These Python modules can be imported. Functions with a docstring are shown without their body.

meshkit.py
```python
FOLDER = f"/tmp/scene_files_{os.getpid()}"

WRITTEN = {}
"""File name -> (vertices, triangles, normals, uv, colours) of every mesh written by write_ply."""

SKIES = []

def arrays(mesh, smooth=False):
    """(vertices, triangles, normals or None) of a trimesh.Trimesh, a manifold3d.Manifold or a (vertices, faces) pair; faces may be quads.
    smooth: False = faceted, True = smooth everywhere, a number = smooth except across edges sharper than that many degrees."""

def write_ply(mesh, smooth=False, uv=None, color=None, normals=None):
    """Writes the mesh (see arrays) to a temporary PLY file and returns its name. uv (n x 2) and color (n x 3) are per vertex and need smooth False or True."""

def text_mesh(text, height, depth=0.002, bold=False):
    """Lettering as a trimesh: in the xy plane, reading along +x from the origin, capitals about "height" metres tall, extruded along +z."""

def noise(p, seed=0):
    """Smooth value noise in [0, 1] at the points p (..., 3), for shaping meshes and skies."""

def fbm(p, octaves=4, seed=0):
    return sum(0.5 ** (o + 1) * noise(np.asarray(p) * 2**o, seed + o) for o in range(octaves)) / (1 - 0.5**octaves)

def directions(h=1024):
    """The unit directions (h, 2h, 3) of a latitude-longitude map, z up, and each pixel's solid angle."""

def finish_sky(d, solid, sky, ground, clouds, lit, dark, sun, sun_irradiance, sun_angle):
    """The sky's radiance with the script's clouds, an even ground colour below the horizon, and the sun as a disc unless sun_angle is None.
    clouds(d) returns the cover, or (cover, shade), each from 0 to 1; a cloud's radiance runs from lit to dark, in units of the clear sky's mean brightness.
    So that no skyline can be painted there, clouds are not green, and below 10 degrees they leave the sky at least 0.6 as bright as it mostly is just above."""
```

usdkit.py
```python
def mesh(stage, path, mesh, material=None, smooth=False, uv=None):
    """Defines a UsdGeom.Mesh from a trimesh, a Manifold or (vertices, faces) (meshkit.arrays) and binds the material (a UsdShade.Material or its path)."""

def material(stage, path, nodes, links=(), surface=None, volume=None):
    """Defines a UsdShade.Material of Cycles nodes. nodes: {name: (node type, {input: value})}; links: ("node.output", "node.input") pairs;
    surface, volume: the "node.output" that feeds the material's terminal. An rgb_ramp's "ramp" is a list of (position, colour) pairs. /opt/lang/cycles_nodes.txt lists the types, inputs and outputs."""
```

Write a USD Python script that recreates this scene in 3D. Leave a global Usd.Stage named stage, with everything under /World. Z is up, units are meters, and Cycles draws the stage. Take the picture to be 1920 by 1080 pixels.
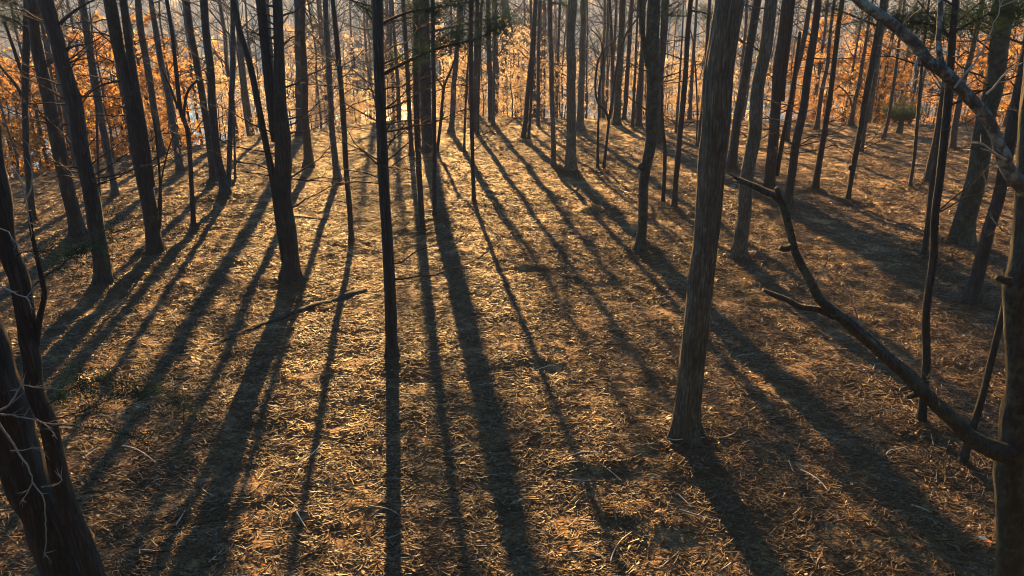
import math, numpy as np, usdkit, meshkit
from pxr import Usd, UsdGeom, UsdLux, UsdShade, Gf, Sdf, Vt

stage = Usd.Stage.CreateInMemory()
UsdGeom.SetStageUpAxis(stage, 'Z')
UsdGeom.SetStageMetersPerUnit(stage, 1.0)
UsdGeom.Xform.Define(stage, '/World')
UsdGeom.Scope.Define(stage, '/World/Looks')
L = '/World/Looks/'

# ------------------------------------------------------------------ camera, sky, sun, exposure
CAM_H, PITCH, FPX = 6.5, math.radians(20.5), 1400.0          # metres, downward tilt, focal length in px of a 1920 wide picture
EXPOSURE = 3.3
SUN_EL, SUN_AZ = math.radians(20.0), math.radians(-8.2)      # azimuth clockwise from +y
SKY_STRENGTH, SUN_INT, SUN_COL = 0.054, 1.25, (1.0, 0.57, 0.19)
cam = UsdGeom.Camera.Define(stage, '/World/camera')
cam.CreateHorizontalApertureAttr(36.0)
cam.CreateVerticalApertureAttr(20.25)
cam.CreateFocalLengthAttr(36.0 * FPX / 1920)
cam.CreateClippingRangeAttr(Gf.Vec2f(0.1, 5000))
cam.CreateExposureAttr(EXPOSURE)
cam.AddTranslateOp().Set((0, 0, CAM_H))
cam.AddRotateXOp().Set(90 - math.degrees(PITCH))

sky = UsdLux.DomeLight.Define(stage, '/World/sky')
skym = usdkit.material(stage, L + 'sky_air', {
    'sky': ('sky_texture', dict(sky_type='single_scattering', sun_disc=False, sun_elevation=SUN_EL, sun_rotation=SUN_AZ, altitude=100.0, air_density=1.0, aerosol_density=0.3, ozone_density=2.0)),
    'cool': ('mix_color', dict(blend_type='multiply', fac=1.0, b=(0.66, 1.0, 1.06))),
    'bg': ('background_shader', dict(strength=SKY_STRENGTH))}, [('sky.color', 'cool.a'), ('cool.result', 'bg.color')], surface='bg.background')
UsdShade.MaterialBindingAPI.Apply(sky.GetPrim()).Bind(skym)
sun = UsdLux.DistantLight.Define(stage, '/World/sun')
sun.CreateNormalizeAttr(True)
sun.CreateIntensityAttr(SUN_INT)
sun.CreateAngleAttr(0.5)
sun.CreateColorAttr(Gf.Vec3f(*SUN_COL))
sun.AddRotateZOp().Set(-math.degrees(SUN_AZ))
sun.AddRotateXOp().Set(-(90 - math.degrees(SUN_EL)))

# ------------------------------------------------------------------ helpers
def tagp(p, label=None, cat=None, group=None, kind=None):
    for k, v in (('label', label), ('category', cat), ('group', group), ('kind', kind)):
        if v:
            p.SetCustomDataByKey(k, v)
    return p

used = {}
def numbered(parent, name):
    k = (parent, name)
    n = used.get(k, 0)
    used[k] = n + 1
    return f'{parent}/{name}' + (f'_{n:03d}' if n else '')

def obj(name, mesh, mat, parent='/World', smooth=True):
    path = numbered(str(parent), name)
    usdkit.mesh(stage, path, mesh, L + mat, smooth=smooth)
    return path

def thing(name, label, cat, loc, group=None, rotz=0.0, scale=None):
    path = numbered('/World', name)
    x = UsdGeom.Xform.Define(stage, path)
    x.AddTranslateOp().Set(Gf.Vec3d(*map(float, loc)))
    x.AddRotateZOp().Set(float(rotz))
    if scale is not None:
        x.AddScaleOp().Set(Gf.Vec3f(float(scale), float(scale), float(scale)))
    tagp(x.GetPrim(), label, cat, group)
    return path

def copy_of(src, name, label, loc, rotz, scale, cat, group=None):
    path = thing(name, label, cat, loc, group, rotz, scale)
    p = stage.GetPrimAtPath(path)
    p.GetReferences().AddInternalReference(src)
    p.SetInstanceable(True)
    return path

class MB:
    """collects shapes into one mesh"""
    def __init__(s):
        s.v, s.f, s.n = [], [], 0
    def add(s, v, f):
        s.v.append(v); s.f.append(f + s.n); s.n += len(v)
    def mesh(s):
        return np.vstack(s.v), np.vstack(s.f)

def frames(P):
    T = np.gradient(P, axis=0)
    T /= np.maximum(np.linalg.norm(T, axis=1, keepdims=True), 1e-9)
    ref = np.array([0.0, 1, 0]) if abs(T[:, 1]).mean() < 0.7 else np.array([1.0, 0, 0])
    U = np.cross(T, ref); U /= np.maximum(np.linalg.norm(U, axis=1, keepdims=True), 1e-9)
    return T, U, np.cross(T, U)

def tube(P, R, sides=8, ripple=None, cap=True):
    """round tapering tube along P with radii R; ripple(angle, z) scales the radius"""
    P = np.asarray(P, float); R = np.asarray(R, float)
    T, U, V = frames(P)
    a = np.arange(sides) / sides * 2 * np.pi
    rr = R[:, None] * (np.ones(sides)[None] if ripple is None else ripple(a[None, :], P[:, 2:3]))
    v = P[:, None] + rr[..., None] * (np.cos(a)[None, :, None] * U[:, None] + np.sin(a)[None, :, None] * V[:, None])
    n = len(P)
    i = np.arange(n - 1)[:, None] * sides; j = np.arange(sides)[None]; k = (j + 1) % sides
    q0, q1, q2, q3 = i + j, i + k, i + sides + k, i + sides + j
    f = np.vstack([np.stack([q0, q1, q2], -1).reshape(-1, 3), np.stack([q0, q2, q3], -1).reshape(-1, 3)])
    v = v.reshape(-1, 3)
    if cap:
        v = np.vstack([v, P[:1], P[-1:]])
        e = (n - 1) * sides
        jj = np.arange(sides); kk = (jj + 1) % sides
        f = np.vstack([f, np.stack([kk, jj, np.full(sides, len(v) - 2)], 1), np.stack([e + jj, e + kk, np.full(sides, len(v) - 1)], 1)])
    return v, f

def sticks(A, D, ln, r, rng, bend=0.15, sides=3, segs=2, up=0.0):
    """many thin bent twigs at once: starts A (n,3), directions D, lengths ln, radii r (taper to a third)"""
    n = len(A)
    D = D / np.maximum(np.linalg.norm(D, axis=1, keepdims=True), 1e-9)
    S = rng.normal(size=(n, 3)); S -= (S * D).sum(1, keepdims=True) * D
    S /= np.maximum(np.linalg.norm(S, axis=1, keepdims=True), 1e-9)
    W = np.cross(D, S)
    t = np.linspace(0, 1, segs + 1)
    b = rng.uniform(-bend, bend, n)
    P = A[:, None] + D[:, None] * (ln[:, None] * t)[..., None] + S[:, None] * (ln[:, None] * b[:, None] * (t * t))[..., None]
    P[..., 2] += up * (ln[:, None] * t * t)
    rad = r[:, None] * (1 - 0.67 * t)[None]
    a = np.arange(sides) / sides * 2 * np.pi
    v = P[:, :, None] + rad[:, :, None, None] * (np.cos(a)[None, None, :, None] * S[:, None, None] + np.sin(a)[None, None, :, None] * W[:, None, None])
    per = (segs + 1) * sides
    f = []
    for s in range(segs):
        for j in range(sides):
            k = (j + 1) % sides
            f += [(s * sides + j, s * sides + k, (s + 1) * sides + k), (s * sides + j, (s + 1) * sides + k, (s + 1) * sides + j)]
    f = np.array(f)
    F = (np.arange(n)[:, None, None] * per + f[None]).reshape(-1, 3)
    return v.reshape(-1, 3), F, P

def blades(C, D, ln, w, rng):
    """leaf-like four-cornered blades with a fold, centre line from C along D"""
    n = len(C)
    D = D / np.maximum(np.linalg.norm(D, axis=1, keepdims=True), 1e-9)
    S = rng.normal(size=(n, 3)); S -= (S * D).sum(1, keepdims=True) * D
    S /= np.maximum(np.linalg.norm(S, axis=1, keepdims=True), 1e-9)
    N = np.cross(D, S)
    m = C + D * (ln * 0.5)[:, None] - N * (w * 0.22)[:, None]
    v = np.stack([C, m + S * (w * 0.5)[:, None] + N * (w * 0.3)[:, None], C + D * ln[:, None], m - S * (w * 0.5)[:, None] + N * (w * 0.3)[:, None]], 1)
    f = np.array([[0, 1, 2], [0, 2, 3]])
    return v.reshape(-1, 3), (np.arange(n)[:, None, None] * 4 + f[None]).reshape(-1, 3)

# ------------------------------------------------------------------ materials
def mat_bark(name, dark, mid, light, zs=0.16, scale=26.0, strength=0.9, lichen=None, spot=None):
    n = {'g': ('geometry', {}), 'm': ('mapping', dict(scale=(1, 1, zs))),
         'no': ('noise_texture', dict(scale=scale, detail=6.0, roughness=0.65, distortion=0.6)),
         'big': ('noise_texture', dict(scale=2.2, detail=3.0)),
         'r': ('rgb_ramp', dict(ramp=[(0.25, dark), (0.52, mid), (0.8, light)])),
         'r2': ('rgb_ramp', dict(ramp=[(0.3, (0.62, 0.62, 0.62)), (0.7, (1.15, 1.1, 1.05))])),
         'mx': ('mix_color', dict(blend_type='multiply', fac=1.0)),
         'fine': ('noise_texture', dict(scale=120.0, detail=3.0)),
         'ad': ('math', dict(math_type='multiply_add', value2=0.25)),
         'b': ('bump', dict(strength=strength, distance=0.06)),
         'p': ('principled_bsdf', dict(roughness=0.9, specular_ior_level=0.2))}
    l = [('g.position', 'm.vector'), ('m.vector', 'no.vector'), ('g.position', 'big.vector'), ('g.position', 'fine.vector'), ('no.fac', 'r.fac'), ('big.fac', 'r2.fac'),
         ('r.color', 'mx.a'), ('r2.color', 'mx.b'), ('fine.fac', 'ad.value1'), ('no.fac', 'ad.value3'), ('ad.value', 'b.height'), ('b.normal', 'p.normal')]
    out = 'mx.result'
    if lichen:
        n['ln'] = ('noise_texture', dict(scale=7.0, detail=5.0, roughness=0.7))
        n['lr'] = ('rgb_ramp', dict(ramp=[(0.48, (0, 0, 0)), (0.62, (0.8, 0.8, 0.8))]))
        n['lm'] = ('mix_color', dict(b=lichen))
        l += [('g.position', 'ln.vector'), ('ln.fac', 'lr.fac'), ('lr.color', 'lm.fac'), (out, 'lm.a')]
        out = 'lm.result'
    l.append((out, 'p.base_color'))
    return usdkit.material(stage, L + name, n, l, surface='p.BSDF')

mat_bark('bark_dark', (0.004, 0.004, 0.004), (0.020, 0.018, 0.017), (0.069, 0.062, 0.057))
mat_bark('bark_cedar', (0.004, 0.003, 0.003), (0.023, 0.017, 0.014), (0.084, 0.064, 0.054), zs=0.08, scale=34)
mat_bark('bark_poplar', (0.010, 0.008, 0.006), (0.065, 0.050, 0.036), (0.220, 0.176, 0.126), zs=0.11, scale=38, strength=1.0)
mat_bark('bark_grey', (0.010, 0.010, 0.010), (0.034, 0.034, 0.034), (0.097, 0.099, 0.102), zs=0.3, scale=20)
mat_bark('bark_mossy', (0.005, 0.005, 0.004), (0.021, 0.020, 0.017), (0.069, 0.064, 0.060), lichen=(0.045, 0.05, 0.024))
mat_bark('bark_lichen', (0.02, 0.02, 0.019), (0.06, 0.058, 0.054), (0.15, 0.145, 0.135), zs=0.7, scale=18, lichen=(0.21, 0.235, 0.215))
mat_bark('bark_pale_twig', (0.1, 0.09, 0.08), (0.2, 0.18, 0.155), (0.3, 0.27, 0.24), zs=1.0, scale=30, strength=0.3)
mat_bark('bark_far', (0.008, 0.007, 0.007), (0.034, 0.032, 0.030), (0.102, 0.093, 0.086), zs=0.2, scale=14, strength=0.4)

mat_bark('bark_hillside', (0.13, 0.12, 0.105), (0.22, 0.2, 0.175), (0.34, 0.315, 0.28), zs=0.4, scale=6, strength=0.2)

def mat_leaf(name, ramp, trans):
    usdkit.material(stage, L + name, {
        'g': ('geometry', {}), 'r': ('rgb_ramp', dict(ramp=ramp)),
        'd': ('diffuse_bsdf', {}), 't': ('translucent_bsdf', {}), 'x': ('mix_closure', dict(fac=trans))},
        [('g.random_per_island', 'r.fac'), ('r.color', 'd.color'), ('r.color', 't.color'), ('d.BSDF', 'x.closure1'), ('t.BSDF', 'x.closure2')], surface='x.closure')
mat_leaf('leaf_orange', [(0, (0.34, 0.18, 0.06)), (0.4, (0.5, 0.31, 0.11)), (0.8, (0.6, 0.42, 0.18)), (1, (0.68, 0.53, 0.28))], 0.55)
mat_leaf('leaf_gold', [(0, (0.42, 0.31, 0.18)), (0.5, (0.57, 0.48, 0.32)), (1, (0.68, 0.62, 0.48))], 0.55)
mat_leaf('needle_green', [(0, (0.022, 0.042, 0.026)), (0.7, (0.048, 0.078, 0.044)), (1, (0.10, 0.11, 0.05))], 0.25)
mat_leaf('fallen_leaf_red', [(0, (0.4, 0.13, 0.05)), (1, (0.5, 0.2, 0.07))], 0.3)
mat_leaf('fallen_leaf_pale', [(0, (0.6, 0.52, 0.4)), (1, (0.7, 0.6, 0.48))], 0.3)

usdkit.material(stage, L + 'straw', {
    'g': ('geometry', {}), 'r': ('rgb_ramp', dict(ramp=[(0, (0.09, 0.057, 0.029)), (0.3, (0.26, 0.16, 0.077)), (0.62, (0.44, 0.28, 0.135)), (0.85, (0.58, 0.41, 0.225)), (1, (0.76, 0.66, 0.5))])),
    'p': ('principled_bsdf', dict(roughness=0.55, specular_ior_level=0.3)), 't': ('translucent_bsdf', {}), 'x': ('mix_closure', dict(fac=0.32))},
    [('g.random_per_island', 'r.fac'), ('r.color', 'p.base_color'), ('r.color', 't.color'), ('p.BSDF', 'x.closure1'), ('t.BSDF', 'x.closure2')], surface='x.closure')
usdkit.material(stage, L + 'stick_wood', {
    'g': ('geometry', {}), 'o': ('object_info', {}), 'no': ('noise_texture', dict(scale=40.0, detail=4.0)),
    'r': ('rgb_ramp', dict(ramp=[(0, (0.14, 0.1, 0.065)), (0.5, (0.26, 0.19, 0.125)), (1, (0.4, 0.32, 0.23))])),
    'ad': ('math', dict(math_type='multiply_add', value2=0.6, value3=0.0)),
    'p': ('principled_bsdf', dict(roughness=0.7))},
    [('g.position', 'no.vector'), ('o.random', 'ad.value1'), ('no.fac', 'ad.value3'), ('ad.value', 'r.fac'), ('r.color', 'p.base_color')], surface='p.BSDF')

usdkit.material(stage, L + 'ground_mulch', {
    'g': ('geometry', {}), 'm': ('mapping', dict(scale=(0.55, 1.5, 1.0))),
    'n1': ('noise_texture', dict(scale=22.0, detail=6.0, roughness=0.7, distortion=1.2)),
    'n2': ('noise_texture', dict(scale=0.55, detail=4.0)), 'v': ('voronoi_texture', dict(scale=30.0)),
    'r': ('rgb_ramp', dict(ramp=[(0.28, (0.05, 0.031, 0.017)), (0.48, (0.17, 0.105, 0.052)), (0.7, (0.36, 0.23, 0.115))])),
    'r2': ('rgb_ramp', dict(ramp=[(0.3, (0.72, 0.68, 0.66)), (0.65, (1.08, 1.04, 1.0))])),
    'mx': ('mix_color', dict(blend_type='multiply', fac=1.0)),
    'ad': ('math', dict(math_type='multiply_add', value2=0.5)),
    'b': ('bump', dict(strength=1.0, distance=0.05)),
    'p': ('principled_bsdf', dict(roughness=0.9, specular_ior_level=0.12))},
    [('g.position', 'm.vector'), ('m.vector', 'n1.vector'), ('g.position', 'n2.vector'), ('m.vector', 'v.vector'), ('n1.fac', 'r.fac'), ('n2.fac', 'r2.fac'), ('r.color', 'mx.a'), ('r2.color', 'mx.b'),
     ('v.distance', 'ad.value1'), ('n1.fac', 'ad.value3'), ('ad.value', 'b.height'), ('b.normal', 'p.normal'), ('mx.result', 'p.base_color')], surface='p.BSDF')
usdkit.material(stage, L + 'river_water', {
    'g': ('geometry', {}), 'm': ('mapping', dict(scale=(0.4, 1.6, 1.0))), 'n': ('noise_texture', dict(scale=1.2, detail=4.0)),
    'b': ('bump', dict(strength=0.35, distance=0.1)), 'p': ('principled_bsdf', dict(base_color=(0.03, 0.04, 0.045), roughness=0.12, ior=1.33))},
    [('g.position', 'm.vector'), ('m.vector', 'n.vector'), ('n.fac', 'b.height'), ('b.normal', 'p.normal')], surface='p.BSDF')

# ------------------------------------------------------------------ ground
def smooth01(t):
    t = np.clip(t, 0, 1); return t * t * (3 - 2 * t)

def edge(x):
    e = 47.0 - np.where(x < 0, 0.027, 0.004) * x * x
    return np.maximum(e, 14 + 6 * np.exp(-np.abs(x) / 60))

WATER_Z = -11.6
def broad(x, y):
    d = np.maximum(y - edge(x), 0) * np.where(x < 0, 0.85, 1.0)
    z = -np.where(d < 6.3, d * d / 28, 1.4175 + (d - 6.3) * 0.45)
    z = -13.0 * (1 - np.exp(z / 13.0 * 1.25)) * 1.0
    z = z - 0.0022 * np.where(x < -4, (x + 4) ** 2, 0) * (np.abs(x) < 60) - np.where(x <= -60, 6.9, 0)
    z = np.maximum(z, -13.2)
    far = np.maximum(y - 185 - 12 * np.sin(x / 60.0), 0)
    return z + np.minimum(far * 0.14, 24)

RIDGES = []                                                     # ((x0, y0), (x1, y1), width, height)
MOUNDS = []                                                     # (x, y, radius, height)
def height(x, y):
    x = np.asarray(x, float); y = np.asarray(y, float)
    z = broad(x, y)
    near = np.clip((75 - y) / 15, 0, 1)
    p = np.stack([x, y, np.zeros_like(x)], -1)
    z = z + near * ((meshkit.fbm(p * 0.33, 3, 5) - 0.5) * 0.24 + (meshkit.fbm(p * [1.0, 2.2, 1] * 1.15, 4, 9) - 0.5) * 0.13)
    tr = smooth01(1 - np.abs(x - 1.1 - 0.04 * (y - 14)) / 3.2)   # flattened, ribbed lane where machines drove
    rib = np.sin(y * 2 * np.pi / 0.27 + 2.2 * np.sin(x * 1.3) + 5 * meshkit.noise(p * 0.8, 3)) * 0.017
    z = z + near * rib * (0.25 + tr) * meshkit.noise(p * 0.5, 31)
    for (x0, y0), (x1, y1), w, h in RIDGES:
        dx, dy = x1 - x0, y1 - y0
        t = np.clip(((x - x0) * dx + (y - y0) * dy) / (dx * dx + dy * dy), 0, 1)
        q = np.hypot(x - x0 - t * dx, y - y0 - t * dy)
        z = z + h * .75 * np.exp(-(q / w) ** 2) * (0.2 + 1.6 * meshkit.fbm(p * 2.6, 3, 77))
    for mx, my, r, h in MOUNDS:
        z = z + h * np.exp(-((x - mx) ** 2 + (y - my) ** 2) / (r * r))
    return z

SP, CP = math.sin(PITCH), math.cos(PITCH)
def ray(px, py):
    u, v = (px - 960) / FPX, (py - 540) / FPX
    return np.array([u, CP - v * SP, -SP - v * CP])
def at(px, py, Y):
    d = ray(px, py)
    return np.array([0, 0, CAM_H]) + d * (Y / d[1])
def on_ground(px, py, f=broad):
    d = ray(px, py); t = 4.0
    for _ in range(4000):
        p = np.array([0, 0, CAM_H]) + d * t
        if p[2] < float(f(np.array(p[0]), np.array(p[1]))):
            break
        t += 0.02
    return p
def px_m(p):                                                     # metres per picture unit at point p
    return (p[1] * CP - (p[2] - CAM_H) * SP) / FPX

def ridge_px(a, b, w, h):
    A, B = on_ground(*a), on_ground(*b)
    RIDGES.append(((A[0], A[1]), (B[0], B[1]), w, h))
ridge_px((1000, 690), (1030, 700), 0.15, -0.16)
ridge_px((985, 508), (1035, 512), 0.2, -0.26)
ridge_px((1085, 530), (1150, 528), 0.2, -0.3); ridge_px((1100, 395), (1150, 400), 0.3, 0.2)
ridge_px((640, 948), (720, 945), 0.12, 0.1); ridge_px((560, 965), (640, 975), 0.14, 0.07)
ridge_px((940, 690), (1010, 680), 0.15, 0.08); ridge_px((735, 350), (790, 352), 0.25, 0.14)
ridge_px((1060, 880), (1160, 870), 0.16, 0.09); ridge_px((1150, 960), (1260, 985), 0.2, 0.1)
ridge_px((540, 720), (640, 700), 0.14, 0.07); ridge_px((860, 760), (900, 770), 0.14, 0.08)

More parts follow.
